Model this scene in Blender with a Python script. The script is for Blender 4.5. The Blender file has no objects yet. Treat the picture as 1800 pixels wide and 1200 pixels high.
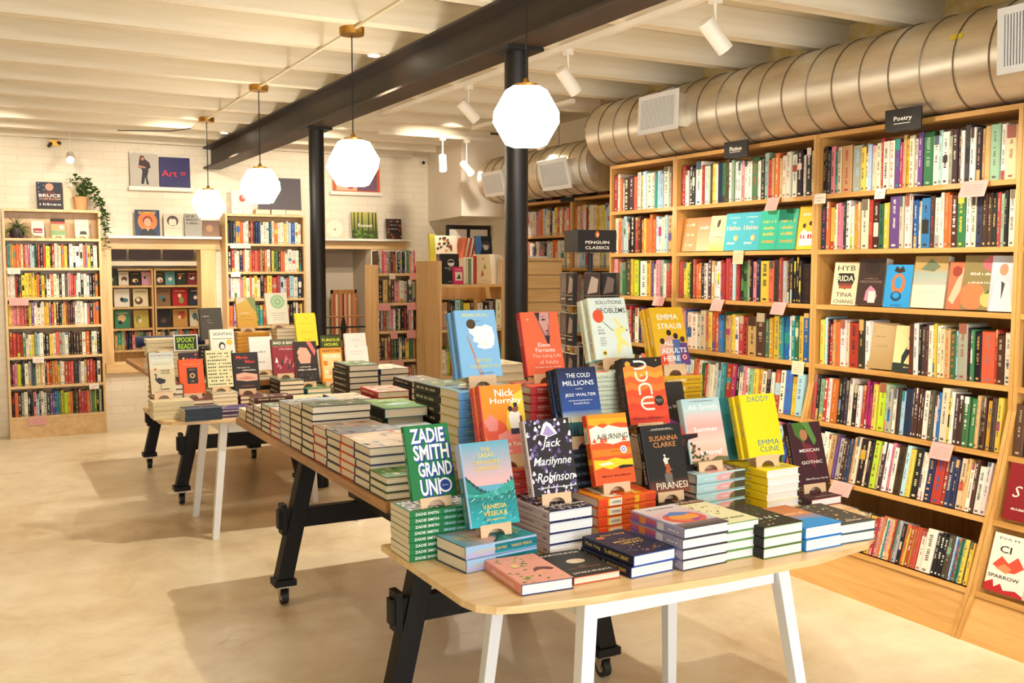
import bpy, math, random
from mathutils import Matrix, Vector
R = math.radians
S = bpy.context.scene
COL = S.collection
rng = random.Random(7)

# ------------------------------------------------------------------ camera
cam_d = bpy.data.cameras.new('camera'); cam = bpy.data.objects.new('camera', cam_d); COL.objects.link(cam)
cam_d.sensor_width = 36.0; cam_d.lens = 35.0; cam_d.clip_start = 0.05
cam.location = (0, 0, 1.5); cam.rotation_euler = (R(90 - 4.4), 0, R(-28.551))
S.camera = cam
# ------------------------------------------------------------------ world and exposure
S.view_settings.view_transform = 'Standard'; S.view_settings.look = 'None'; S.view_settings.gamma = 1.0
S.view_settings.use_curve_mapping = False; S.view_settings.exposure = 0.86
W = bpy.data.worlds.new('world'); S.world = W; W.use_nodes = True
W.node_tree.nodes['Background'].inputs[0].default_value = (0.75, 0.85, 1.0, 1); W.node_tree.nodes['Background'].inputs[1].default_value = 0.5

def lamp(name, typ, loc, energy, color, rot=None, to=None, **kw):
    d = bpy.data.lights.new(name, typ); o = bpy.data.objects.new(name, d); COL.objects.link(o)
    o.location = loc; d.energy = energy; d.color = color
    if to is not None: o.rotation_euler = (Vector(to) - Vector(loc)).to_track_quat('-Z', 'Y').to_euler()
    if rot: o.rotation_euler = rot
    for k, v in kw.items(): setattr(d, k, v)
    return o
# daylight through the shop front behind the camera
lamp('shopfront_daylight', 'AREA', (1.2, -2.35, 1.5), 112, (0.86, 0.93, 1.0), rot=(R(90), 0, 0), shape='RECTANGLE', size=4.2, size_y=2.2)
# added fill for the other room seen through the opening in the back wall
lamp('back_room_fill', 'AREA', (1.9, 10.7, 2.5), 14, (1.0, 0.86, 0.68), rot=(0, 0, 0), shape='RECTANGLE', size=1.4, size_y=0.8)
WARM = (1.0, 0.89, 0.73)
TRACK_HEADS = [((2.67, 3.2, 2.42), (3.75, 3.0, 1.2)), ((2.67, 4.32, 2.42), (3.72, 4.4, 1.3)), ((2.67, 5.45, 2.42), (3.72, 5.2, 1.3)),
               ((2.67, 1.9, 2.42), (3.75, 2.2, 1.2)), ((3.55, 7.75, 2.36), (3.3, 7.1, 1.0)), ((3.80, 7.8, 2.33), (4.1, 6.6, 1.3)), ((3.7, 6.4, 2.42), (4.2, 6.5, 1.4))]
for p, q in TRACK_HEADS:
    d = (Vector(q) - Vector(p)).normalized()
    lamp('track_spot_light', 'SPOT', Vector(p) + d * 0.075, 40, WARM, to=q, spot_size=R(82), spot_blend=0.6, shadow_soft_size=0.03)
for p, q, e in [((0.80, 9.35, 2.38), (0.75, 9.2, 1.2), 40), ((0.3, 7.6, 2.55), (0.2, 9.7, 1.6), 75), ((1.5, 7.6, 2.55), (1.5, 9.7, 1.7), 70), ((2.7, 7.6, 2.55), (2.7, 9.7, 1.7), 70), ((3.4, 7.0, 2.55), (3.6, 9.7, 1.6), 60), ((3.05, 2.39, 2.7), (3.05, 2.5, 0), 45), ((3.05, 3.55, 2.7), (3.05, 3.6, 0), 45), ((3.0, 5.29, 2.7), (3.0, 5.3, 0), 45), ((0.2, 4.1, 2.7), (0.2, 4.3, 0), 30), ((0.2, 7.0, 2.6), (0.3, 7.2, 0), 40)]:  # first is the bare spotlight; the rest are added fill for walls and floor
    lamp('spot_and_fill_light', 'SPOT', p, e, WARM, to=q, spot_size=R(66), spot_blend=0.8, shadow_soft_size=0.03)
# small round spotlights fixed under the joists along the beam
JOIST_SPOTS = [(1.90, 5.0, 105), (1.90, 1.52, 48), (1.90, 8.48, 90)]
for x_, y_, e_ in JOIST_SPOTS: lamp('joist_spot_light', 'SPOT', (x_, y_, 2.583), e_, (1.0, 0.93, 0.82), rot=(0, R(14), 0), spot_size=R(120), spot_blend=0.5, shadow_soft_size=0.025)
# ------------------------------------------------------------------ materials
def lin(c):
    if isinstance(c, str): c = tuple(int(c[i:i+2], 16) / 255 for i in (0, 2, 4))
    return tuple((x / 12.92 if x <= 0.04045 else ((x + 0.055) / 1.055) ** 2.4) for x in c) + (1.0,)
def mat(name, col='808080', rough=0.5, metal=0.0, coat=0.0, spec=0.5):
    m = bpy.data.materials.new(name); m.use_nodes = True; b = m.node_tree.nodes['Principled BSDF']
    b.inputs['Base Color'].default_value = lin(col); b.inputs['Roughness'].default_value = rough; b.inputs['Metallic'].default_value = metal
    b.inputs['Coat Weight'].default_value = coat; b.inputs['Specular IOR Level'].default_value = spec
    return m
class NT:
    def __init__(s, m): s.t = m.node_tree; s.n = s.t.nodes; s.b = s.n['Principled BSDF']
    def add(s, t, **kw):
        n = s.n.new(t)
        for k, v in kw.items(): setattr(n, k, v)
        return n
    def link(s, a, b): s.t.links.new(a, b)
    def coords(s, scale=(1, 1, 1), rot=(0, 0, 0), src='Object'):
        tc = s.add('ShaderNodeTexCoord'); mp = s.add('ShaderNodeMapping'); mp.inputs['Scale'].default_value = scale; mp.inputs['Rotation'].default_value = rot
        s.link(tc.outputs[src], mp.inputs['Vector']); return mp.outputs['Vector']
    def noise(s, v, scale, detail=4, rough=0.55, dist=0.0):
        n = s.add('ShaderNodeTexNoise'); n.inputs['Scale'].default_value = scale; n.inputs['Detail'].default_value = detail
        n.inputs['Roughness'].default_value = rough; n.inputs['Distortion'].default_value = dist; s.link(v, n.inputs['Vector']); return n.outputs['Fac']
    def ramp(s, f, stops):
        r = s.add('ShaderNodeValToRGB'); e = r.color_ramp.elements
        while len(e) < len(stops): e.new(0.5)
        for el, (p, c) in zip(e, stops): el.position = p; el.color = lin(c)
        s.link(f, r.inputs['Fac']); return r.outputs['Color']
    def mix(s, f, a, b, mode='MIX'):
        m = s.add('ShaderNodeMixRGB', blend_type=mode)
        for i, x in ((0, f), (1, a), (2, b)):
            if hasattr(x, 'links'): s.link(x, m.inputs[i])
            elif isinstance(x, str): m.inputs[i].default_value = lin(x)
            else: m.inputs[i].default_value = x
        return m.outputs[0]
    def bump(s, h, strength=0.2, dist=0.01):
        n = s.add('ShaderNodeBump'); n.inputs['Strength'].default_value = strength; n.inputs['Distance'].default_value = dist
        s.link(h, n.inputs['Height']); s.link(n.outputs['Normal'], s.b.inputs['Normal'])
def wood(name, dark, mid, light, axis='y', rough=0.42, k=1.0, coat=0.1):
    m = mat(name, mid, rough, coat=coat); t = NT(m)
    sc = {'x': (1.2, 16, 16), 'y': (16, 1.2, 16), 'z': (16, 16, 1.2)}[axis]
    v = t.coords(tuple(q * k for q in sc))
    a = t.noise(v, 1.0, 6, 0.6, 0.7); b = t.noise(v, 5.0, 3, 0.7)
    c = t.ramp(a, [(0.30, dark), (0.48, mid), (0.70, light)])
    t.link(t.mix(0.16, c, t.ramp(b, [(0.3, dark), (0.7, light)])), t.b.inputs['Base Color'])
    t.bump(b, 0.05, 0.002)
    return m
M = {}
M['shelf_y'] = wood('honey_maple_along', 'b8833e', 'cf9a52', 'deaf68', 'y')
M['shelf_x'] = wood('honey_maple_across', 'b8833e', 'cf9a52', 'deaf68', 'x')
M['shelf_z'] = wood('honey_maple_upright', 'b27d3a', 'c9944c', 'd9aa64', 'z')
M['pale_x'] = wood('pale_ply_across', 'c79f66', 'dcb67c', 'e6c590', 'x')
M['pale_z'] = wood('pale_ply_upright', 'c49b62', 'd8b178', 'e4c28c', 'z')
M['bamboo'] = wood('bamboo_top', 'cda468', 'dfba84', 'ebcc9c', 'x', 0.38, 1.6, 0.2)
M['oak'] = wood('brown_butcher_block', '7e4f22', 'a26c32', 'c08a4a', 'y', 0.4, 1.4, 0.15)
M['stand'] = wood('birch_easel', 'c79f74', 'd9b58c', 'e4c5a0', 'x', 0.55)
M['blackwood'] = mat('black_painted_wood', '120f0d', 0.55, spec=0.3)
M['whitemetal'] = mat('white_powder_coat', 'e9eaea', 0.4)
M['brass'] = mat('brushed_brass', 'b98d45', 0.32, 1.0)
M['rubber'] = mat('black_rubber', '171615', 0.55)
M['steel'] = mat('zinc_steel', 'b9b2a5', 0.35, 1.0)
M['cord'] = mat('black_cord', '15120f', 0.6)
M['conduit'] = mat('painted_conduit', 'd8cba8', 0.5)
M['whitepaint'] = mat('white_paint', 'f0e8d8', 0.5)
M['black'] = mat('satin_black', '1b1917', 0.4)
M['pot'] = mat('terracotta', 'd09a66', 0.8)
M['darkpot'] = mat('dark_stoneware', '3a2b30', 0.5)
M['leaf'] = mat('ivy_leaf', '39571f', 0.55)
M['leaf2'] = mat('agave_leaf', '5d6a34', 0.55)
M['soil'] = mat('soil', '2c2018', 0.9)
# print on paper: the colour belongs to each face of the cover
def print_mat(name, rough, coat):
    m = mat(name, 'ffffff', rough, coat=coat); t = NT(m)
    m.node_tree.nodes['Principled BSDF'].inputs['Specular IOR Level'].default_value = 0.35
    a = t.add('ShaderNodeAttribute'); a.attribute_name = 'Col'; t.link(a.outputs['Color'], t.b.inputs['Base Color']); return m
M['print'] = print_mat('printed_cover', 0.55, 0.0)
M['card'] = print_mat('printed_card', 0.7, 0.0)
m = mat('page_edges', 'e6d9bd', 0.85); t = NT(m)
v = t.coords((3, 3, 900)); f = t.noise(v, 1.0, 2)
t.link(t.ramp(f, [(0.3, 'd3c3a2'), (0.6, 'ece1c8')]), t.b.inputs['Base Color']); M['pages'] = m
m = mat('page_edges_white', 'eceae4', 0.85); t = NT(m)
v = t.coords((3, 3, 900)); f = t.noise(v, 1.0, 2)
t.link(t.ramp(f, [(0.3, 'd6d4cf'), (0.6, 'f0eee9')]), t.b.inputs['Base Color']); M['pages_white'] = m
# galvanised spiral duct
m = mat('galvanised_steel', 'd8d0be', 0.34, 0.8); t = NT(m)
v = t.coords((6, 1.3, 6)); f = t.noise(v, 3.0, 3)
t.link(t.ramp(f, [(0.3, 'cfc6b2'), (0.7, 'e4dccb')]), t.b.inputs['Base Color'])
rr = t.add('ShaderNodeMapRange'); t.link(f, rr.inputs[0]); rr.inputs[3].default_value = 0.28; rr.inputs[4].default_value = 0.46; t.link(rr.outputs[0], t.b.inputs['Roughness'])
M['duct'] = m
m = mat('duct_seam', '7d705c', 0.45, 0.8); M['seam'] = m
# floor: cream painted concrete, worn in patches
m = mat('painted_concrete', 'dcc594', 0.34, coat=0.12); t = NT(m)
v = t.coords((1, 1, 1)); f1 = t.noise(v, 0.9, 6, 0.62, 0.5); f2 = t.noise(v, 5.0, 8, 0.7, 0.3)
c = t.ramp(f1, [(0.36, 'c9b188'), (0.48, 'e0cfab'), (0.60, 'ebddbf')])
c = t.mix(0.3, c, t.ramp(f2, [(0.35, 'bfa274'), (0.6, 'ecdcb8')]))
f3 = t.noise(t.coords((1, 3.5, 1), (0, 0, 0.5)), 2.3, 9, 0.72, 1.2)
c = t.mix(t.ramp(f3, [(0.0, '000000'), (0.63, '000000'), (0.69, '909090')]), c, '8a6436')
vo = t.add('ShaderNodeTexVoronoi', feature='DISTANCE_TO_EDGE'); vo.inputs['Scale'].default_value = 0.55
wv = t.add('ShaderNodeVectorMath', operation='ADD'); nn = t.add('ShaderNodeTexNoise'); nn.inputs['Scale'].default_value = 2.2; t.link(v, nn.inputs['Vector'])
t.link(v, wv.inputs[0]); t.link(nn.outputs['Color'], wv.inputs[1]); t.link(wv.outputs[0], vo.inputs['Vector'])
ck = t.ramp(vo.outputs['Distance'], [(0.0, 'ffffff'), (0.003, 'a0a0a0'), (0.006, '000000')])
msk = t.ramp(t.noise(v, 1.4, 3), [(0.52, '000000'), (0.62, '999999')])
ml = t.mix(1.0, ck, msk, 'MULTIPLY')
c = t.mix(ml, c, '7a5834')
t.link(c, t.b.inputs['Base Color']); t.bump(f2, 0.06, 0.01)
M['floor'] = m
# painted brick / plaster / ceiling boards
m = mat('whitewashed_brick', 'e9dbc0', 0.75); t = NT(m)
tc = t.add('ShaderNodeTexCoord'); sp = t.add('ShaderNodeSeparateXYZ'); cb = t.add('ShaderNodeCombineXYZ'); t.link(tc.outputs['Object'], sp.inputs[0])
t.link(sp.outputs['X'], cb.inputs['X']); t.link(sp.outputs['Z'], cb.inputs['Y'])
br = t.add('ShaderNodeTexBrick'); br.inputs['Scale'].default_value = 1.0; br.inputs['Brick Width'].default_value = 0.2; br.inputs['Row Height'].default_value = 0.068
br.inputs['Mortar Size'].default_value = 0.006; br.inputs['Mortar Smooth'].default_value = 0.6
br.inputs['Color1'].default_value = lin('ede2cc'); br.inputs['Color2'].default_value = lin('e8dcc4'); br.inputs['Mortar'].default_value = lin('e3d6bd')
t.link(cb.outputs[0], br.inputs['Vector'])
f = t.noise(tc.outputs['Object'], 1.6, 7, 0.65)
t.link(t.mix(t.ramp(f, [(0.56, '000000'), (0.74, '909090')]), br.outputs['Color'], 'c9a878'), t.b.inputs['Base Color'])
bb = t.add('ShaderNodeMath', operation='ADD'); t.link(br.outputs['Fac'], bb.inputs[0]); bm_ = t.add('ShaderNodeMath', operation='MULTIPLY'); bm_.inputs[1].default_value = -0.8
t.link(t.noise(tc.outputs['Object'], 30, 4), bm_.inputs[0]); t.link(bm_.outputs[0], bb.inputs[1])
bp = t.add('ShaderNodeBump', invert=True); bp.inputs['Strength'].default_value = 0.14; bp.inputs['Distance'].default_value = 0.008; t.link(bb.outputs[0], bp.inputs['Height']); t.link(bp.outputs[0], t.b.inputs['Normal'])
M['brick'] = m
m = mat('worn_plaster', 'd9c58c', 0.85); t = NT(m); v = t.coords()
f = t.noise(v, 5.0, 8, 0.7, 0.4)
t.link(t.ramp(f, [(0.30, 'a8813f'), (0.42, 'cdb06c'), (0.58, 'dccb98'), (0.75, 'e9dfc0')]), t.b.inputs['Base Color']); t.bump(f, 0.3, 0.01); M['plaster'] = m
m = mat('cream_ceiling_paint', 'ece0c2', 0.6); t = NT(m); v = t.coords((0.35, 4.5, 1)); f = t.noise(v, 2.0, 5)
t.link(t.ramp(f, [(0.3, 'dacdae'), (0.65, 'e8dcc0')]), t.b.inputs['Base Color'])
wv = t.add('ShaderNodeTexWave', bands_direction='Y', wave_profile='SAW'); wv.inputs['Scale'].default_value = 1.6; t.link(t.coords(), wv.inputs['Vector'])
t.bump(wv.outputs['Fac'], 0.25, 0.006); M['ceil'] = m
m = mat('joist_paint', 'eee4cc', 0.6); t = NT(m); f = t.noise(t.coords((1, 14, 14)), 1.5, 5)
t.link(t.ramp(f, [(0.3, 'ded2b6'), (0.6, 'ebe1ca')]), t.b.inputs['Base Color']); M['joist'] = m
M['plainwall'] = mat('cream_plaster_wall', 'e8dcc2', 0.8)
M['nichewall'] = mat('grey_plaster', 'c9bba6', 0.8)
m = mat('painted_steel_beam', '2b2119', 0.5, 0.0, spec=0.35); t = NT(m); f = t.noise(t.coords((1, 0.6, 1)), 3.0, 5)
t.link(t.ramp(f, [(0.3, '1d1612'), (0.6, '33261b')]), t.b.inputs['Base Color']); M['beam'] = m
M['column'] = mat('black_steel_column', '14100d', 0.5, 0.0, spec=0.35)
def emis(name, col, s):
    m = mat(name, col, 0.4); b = m.node_tree.nodes['Principled BSDF']; b.inputs['Emission Color'].default_value = lin(col) if isinstance(col, str) else col + (1,)
    b.inputs['Emission Strength'].default_value = s; return m
M['globe'] = emis('opal_glass_lit', 'ffffff', 1.0); M['globe'].node_tree.nodes['Principled BSDF'].inputs['Emission Color'].default_value = (1.0, 0.89, 0.74, 1); M['globe'].node_tree.nodes['Principled BSDF'].inputs['Emission Strength'].default_value = 17
M['ledface'] = emis('lamp_face_lit', 'fff2d8', 25)

# ------------------------------------------------------------------ mesh collector
class MB:
    def __init__(s, X=None): s.v = []; s.f = []; s.m = []; s.c = []; s.X = X; s.mats = []
    def mi(s, name):
        if name not in s.mats: s.mats.append(name)
        return s.mats.index(name)
    def raw(s, vs, fs, mt, col=None, cols=None):
        b = len(s.v); X = s.X
        s.v += [tuple(X @ Vector(p)) for p in vs] if X is not None else [tuple(p) for p in vs]
        i = s.mi(mt); c = lin(col) if col is not None and len(col) != 4 else (col or (1, 1, 1, 1))
        for k, f in enumerate(fs):
            s.f.append([b + q for q in f]); s.m.append(i); s.c.append([lin(cols[q]) for q in f] if cols else c)
    def box(s, x0, x1, y0, y1, z0, z1, mt, col=None, faces=None):
        vs = [(x0,y0,z0),(x1,y0,z0),(x1,y1,z0),(x0,y1,z0),(x0,y0,z1),(x1,y0,z1),(x1,y1,z1),(x0,y1,z1)]
        s.raw(vs, [(0,3,2,1),(4,5,6,7),(0,1,5,4),(2,3,7,6),(1,2,6,5),(3,0,4,7)], mt, col)
    def prism(s, poly, a, b, axis, mt, col=None):
        n = len(poly)
        P = {'x': lambda p, h: (h, p[0], p[1]), 'y': lambda p, h: (p[0], h, p[1]), 'z': lambda p, h: (p[0], p[1], h)}[axis]
        vs = [P(p, a) for p in poly] + [P(p, b) for p in poly]
        fs = [tuple(range(n - 1, -1, -1)), tuple(range(n, 2 * n))] + [(i, (i + 1) % n, n + (i + 1) % n, n + i) for i in range(n)]
        s.raw(vs, fs, mt, col)
    def tube(s, pts, r, mt, n=8, col=None, cap=True):
        pts = [Vector(p) for p in pts]; rings = []
        rs = r if isinstance(r, (list, tuple)) else [r] * len(pts)
        up = None
        for i, p in enumerate(pts):
            d = (pts[min(i + 1, len(pts) - 1)] - pts[max(i - 1, 0)]).normalized()
            if up is None: up = d.orthogonal().normalized()
            up = (up - d * up.dot(d)).normalized(); w = d.cross(up)
            rings.append([p + (up * math.cos(2 * math.pi * k / n) + w * math.sin(2 * math.pi * k / n)) * rs[i] for k in range(n)])
        vs = [v for q in rings for v in q]; fs = []
        for i in range(len(rings) - 1):
            for k in range(n): fs.append((i*n+k, i*n+(k+1)%n, (i+1)*n+(k+1)%n, (i+1)*n+k))
        if cap: fs += [tuple(range(n - 1, -1, -1)), tuple(range((len(rings)-1)*n, len(rings)*n))]
        s.raw(vs, fs, mt, col)
    def build(s, name, parent=None, smooth=False, loc=None, bevel=0):
        me = bpy.data.meshes.new(name); me.from_pydata(s.v, [], s.f)
        for n in s.mats: me.materials.append(M[n])
        me.polygons.foreach_set('material_index', s.m)
        if any(c != (1, 1, 1, 1) for c in s.c):
            a = me.color_attributes.new('Col', 'FLOAT_COLOR', 'CORNER'); buf = []
            for f, c in zip(s.f, s.c):
                if isinstance(c, list):
                    for q in c: buf += q
                else: buf += list(c) * len(f)
            a.data.foreach_set('color', buf)
        if smooth: me.polygons.foreach_set('use_smooth', [True] * len(s.f))
        me.update(); o = bpy.data.objects.new(name, me); COL.objects.link(o)
        if smooth == 'auto':
            try:
                me.shade_auto_smooth = True
            except Exception: pass
            me.set_sharp_from_angle(angle=R(35))
        if bevel:
            bv = o.modifiers.new('bevel', 'BEVEL'); bv.width = bevel; bv.segments = 2; bv.limit_method = 'ANGLE'
        if parent is not None: o.parent = parent
        if loc is not None: o.location = loc
        return o
def tag(o, label=None, cat=None, group=None, kind=None):
    if label: o['label'] = label
    if cat: o['category'] = cat
    if group: o['group'] = group
    if kind: o['kind'] = kind
    return o
def empty(name, loc=(0, 0, 0), rz=0, **kw):
    o = bpy.data.objects.new(name, None); COL.objects.link(o); o.location = loc; o.rotation_euler = (0, 0, rz); o.empty_display_size = 0.05
    return tag(o, **kw)
def dup(o, parent=None):
    c = o.copy(); COL.objects.link(c)
    if parent is not None: c.parent = parent
    for ch in CH.get(o, []): dup(ch, c)
    return c
CH = {}
def kid(p, o): CH.setdefault(p, []).append(o); return o
def struct(name, mb, **kw): o = mb.build(name, **kw); o['kind'] = 'structure'; return o

# ------------------------------------------------------------------ lettering
TXT = {}
def glyphs(s, bold=0.0, shear=0.0):
    k = (s, bold, shear)
    if k not in TXT:
        cu = bpy.data.curves.new('t', 'FONT'); cu.body = s; cu.size = 1.0; cu.resolution_u = 1 if len(s) > 14 else 2; cu.offset = bold; cu.shear = shear; cu.fill_mode = 'FRONT'
        ob = bpy.data.objects.new('t', cu); COL.objects.link(ob)
        bpy.context.view_layer.update()
        dg = bpy.context.evaluated_depsgraph_get(); me = bpy.data.meshes.new_from_object(ob.evaluated_get(dg))
        vs = [(v.co.x, v.co.y) for v in me.vertices]; fs = [tuple(p.vertices) for p in me.polygons]
        bpy.data.objects.remove(ob); bpy.data.curves.remove(cu); bpy.data.meshes.remove(me)
        xs = [p[0] for p in vs] or [0, 1]; ys = [p[1] for p in vs] or [0, 1]
        TXT[k] = (vs, fs, min(xs), max(xs), min(ys), max(ys))
    return TXT[k]
def draw(mb, art, w, h, T, mt='print', k0=1, step=0.00012):
    # art in units of w x h laid through T(x, y, layer height)
    step = min(step, 0.0014 / (len(art) + 1))
    for k, a in enumerate(art):
        z = (k0 + k) * step; op = a[0]
        if op == 'r': _, x0, y0, x1, y1, c = a; mb.raw([T(x*w, y*h, z) for x, y in ((x0,y0),(x1,y0),(x1,y1),(x0,y1))], [(0,1,2,3)], mt, c)
        elif op == 'g': _, x0, y0, x1, y1, c0, c1 = a; mb.raw([T(x*w, y*h, z) for x, y in ((x0,y0),(x1,y0),(x1,y1),(x0,y1))], [(0,1,2,3)], mt, cols=[c0, c0, c1, c1])
        elif op == 'p': mb.raw([T(x*w, y*h, z) for x, y in a[1]], [tuple(range(len(a[1])))], mt, a[2])
        elif op == 'l':
            pts = [Vector((x * w, y * h)) for x, y in a[1]]; hw = a[2] * w / 2; ns = []
            for i in range(len(pts)):
                dd = (pts[min(i + 1, len(pts) - 1)] - pts[max(i - 1, 0)]).normalized(); ns.append(Vector((-dd.y, dd.x)) * hw)
            for i in range(len(pts) - 1):
                q4 = [pts[i] + ns[i], pts[i+1] + ns[i+1], pts[i+1] - ns[i+1], pts[i] - ns[i]]
                mb.raw([T(q.x, q.y, z) for q in q4[::-1]], [(0,1,2,3)], mt, a[3])
        elif op == 'e':
            _, cx, cy, rx, ry, c = a; n = 20
            mb.raw([T((cx + rx*math.cos(2*math.pi*i/n))*w, cy*h + ry*w*math.sin(2*math.pi*i/n), z) for i in range(n)], [tuple(range(n))], mt, c)
        elif op == 'x':
            _, cx, cy, fw, fh, c = a; r_ = random.Random(int(cx * 997 + cy * 7919 + fw * 31)); x = cx - fw / 2; u = fh * h / w * 0.62
            while x < cx + fw / 2:
                wd = u * r_.uniform(0.5, 0.95); y0 = cy - fh / 2; y1 = y0 + fh * r_.choice((0.7, 0.75, 1.0)); T4 = [T(p*w, q*h, z) for p, q in ((x,y0),(x+wd,y0),(x+wd,y1),(x,y1))]
                mb.raw(T4, [(0,1,2,3)], mt, c); x += u * (1.25 if r_.random() > 0.16 else 2.1)
        elif op == 't':
            # ('t', text, cx, cy, width fraction, height fraction, colour, bold, shear, rot)
            _, s, cx, cy, fw, fh, c = a[:7]; bold = a[7] * 0.62 if len(a) > 7 else 0.0; sh = a[8] if len(a) > 8 else 0.0; rot = a[9] if len(a) > 9 else 0
            vs, fs, x0, x1, y0, y1 = glyphs(s, bold, sh)
            sx = fw * w / max(x1 - x0, 1e-6); sy = fh * h / max(y1 - y0, 1e-6)
            cr, sr = math.cos(R(rot)), math.sin(R(rot)); out = []
            for px, py in vs:
                X = (px - (x0 + x1) / 2) * sx; Y = (py - (y0 + y1) / 2) * sy
                out.append(T(cx*w + X*cr - Y*sr, cy*h + X*sr + Y*cr, z))
            mb.raw(out, fs, mt, c)
def scribble(x0, x1, cy, hh, c, r, n=None):
    """a run of small marks where the photo shows print too small to read"""
    out = []; x = x0; u = (x1 - x0) / (n or max(5, int((x1 - x0) * 26)))
    while x < x1 - u * 0.5:
        wd = u * r.uniform(0.45, 0.8); out.append(('r', x, cy - hh / 2 * r.uniform(0.7, 1), x + wd, cy + hh / 2, c)); x += u
        if r.random() < 0.16: x += u
    return out
# ------------------------------------------------------------------ books
def book_meshes(d, pages_mat=None):
    """lying book, front up: x = width (spine at -x), y = height (head at +y), z = thickness; origin at bottom centre"""
    w, h, t = d['w'], d['h'], d['t']; hard = d.get('hard', True)
    b = 0.0024 if hard else 0.0006; ov = 0.003 if hard else 0.0003
    mb = MB(); rr = min(t * 0.2, 0.0045) if hard else 0.0008; cov = d['cover']; brd = d.get('board', cov)
    X0 = -w / 2; X1 = w / 2
    pr = [(X1, 0), (X0 + rr, 0), (X0 + rr*0.3, t*0.04), (X0, t*0.14), (X0, t*0.86), (X0 + rr*0.3, t*0.96), (X0 + rr, t), (X1, t)]
    inn = [(X1, t - b), (X0 + rr + 0.001, t - b), (X0 + b, t*0.86), (X0 + b, t*0.14), (X0 + rr + 0.001, b), (X1, b)]
    n = len(pr)
    vs = [(x, -h/2, z) for x, z in pr] + [(x, h/2, z) for x, z in pr]
    sc = d.get('spine', cov); fc = [d.get('back', cov), sc, sc, sc, sc, sc, cov]
    for i in range(n - 1): mb.raw([vs[i], vs[i+1], vs[n+i+1], vs[n+i]], [(0, 3, 2, 1)], 'print', fc[i])
    m2 = len(inn); vi = [(x, -h/2, z) for x, z in inn] + [(x, h/2, z) for x, z in inn]
    for i in range(m2 - 1): mb.raw([vi[i], vi[i+1], vi[m2+i+1], vi[m2+i]], [(0, 3, 2, 1)], 'print', brd)
    mb.raw([(X1,-h/2,t-b),(X1,-h/2,t),(X1,h/2,t),(X1,h/2,t-b)], [(0,3,2,1)], 'print', brd); mb.raw([(X1,-h/2,0),(X1,-h/2,b),(X1,h/2,b),(X1,h/2,0)], [(0,3,2,1)], 'print', brd)
    for ys, fl in ((-h/2, 0), (h/2, 1)):
        A = [(x, ys, z) for x, z in pr]; B = [(x, ys, z) for x, z in inn[::-1]]
        mp = [0, 1, 2, 3, 4, 5, 6, 7]; q = [B[0], B[1], B[1], B[2], B[3], B[4], B[4], B[5]]
        for i in range(7):
            f = [A[i], A[i+1], q[i+1], q[i]]
            if q[i] == q[i+1]: f = [A[i], A[i+1], q[i]]
            mb.raw(f, [tuple(range(len(f))) if fl else tuple(range(len(f)-1, -1, -1))], 'print', brd)
    draw(mb, d.get('front', []), w - rr, h, lambda x, y, z: (X0 + rr + x, -h/2 + y, t + z))
    if d.get('sart'):
        draw(mb, d['sart'], h, t*0.72, lambda x, y, z: (X0 - z, h/2 - x, t*0.14 + y))
    if d.get('fore'): pass
    pg = MB(); pm = pages_mat or d.get('pages', 'pages')
    px0, px1, py0, py1 = X0 + b + 0.0015, X1 - ov, -h/2 + ov, h/2 - ov
    poly = [(px0, py0), (px1, py0), (px1, py1), (px0, py1)]
    pg.prism(poly, b * 0.98, t - b * 0.98, 'z', pm)
    return mb, pg
PROTO = {}
def book(key, name, X, label, cat='book', group=None, single=False):
    d = D[key] if isinstance(key, str) else key
    kk = key if isinstance(key, str) else id(key)
    if kk not in PROTO:
        mb, pg = book_meshes(d); o = mb.build(name); q = pg.build('page_block', parent=o); kid(o, q); PROTO[kk] = o; r = o; KEEP.append(d)
    else:
        r = dup(PROTO[kk]); r.name = name
    r.matrix_world = X
    for k in ('group',):
        if k in r and not group: del r[k]
    tag(r, label, cat, group); return r
KEEP = []
ORD = ['top', 'second down', 'third down', 'fourth down', 'fifth down', 'sixth down', 'seventh down', 'eighth down', 'ninth down', 'tenth down', 'eleventh down', 'twelfth down']
def stack(key, n, x, y, z, rot, what, where, group, jit=0.003, jr=1.2, name='stacked_book', top=None):
    # n copies lying on one another; returns the height of the pile
    name = name if D[key].get('hard', True) else 'stacked_paperback'
    r = random.Random(int(x * 1000) * 31 + int(y * 1000)); d = D[key]; zz = z
    for i in range(n):
        kk = top if (top and i == n - 1) else key; dd = D[kk]
        X = Matrix.Translation((x + r.uniform(-jit, jit), y + r.uniform(-jit, jit), zz)) @ Matrix.Rotation(R(rot + r.uniform(-jr, jr)), 4, 'Z')
        j = n - 1 - i
        pos = 'the only one' if n == 1 else (ORD[j] if j < n - 1 or n > 12 else 'bottom')
        words_ = what if kk == key else dd['what']
        if n > 1: words_ = words_ + ', ' + pos + ' in pile ' + where
        else: words_ = words_ + ', ' + where
        book(kk, name, X, words_, 'book', group)
        zz += dd['t'] + 0.0004
    return zz
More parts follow.
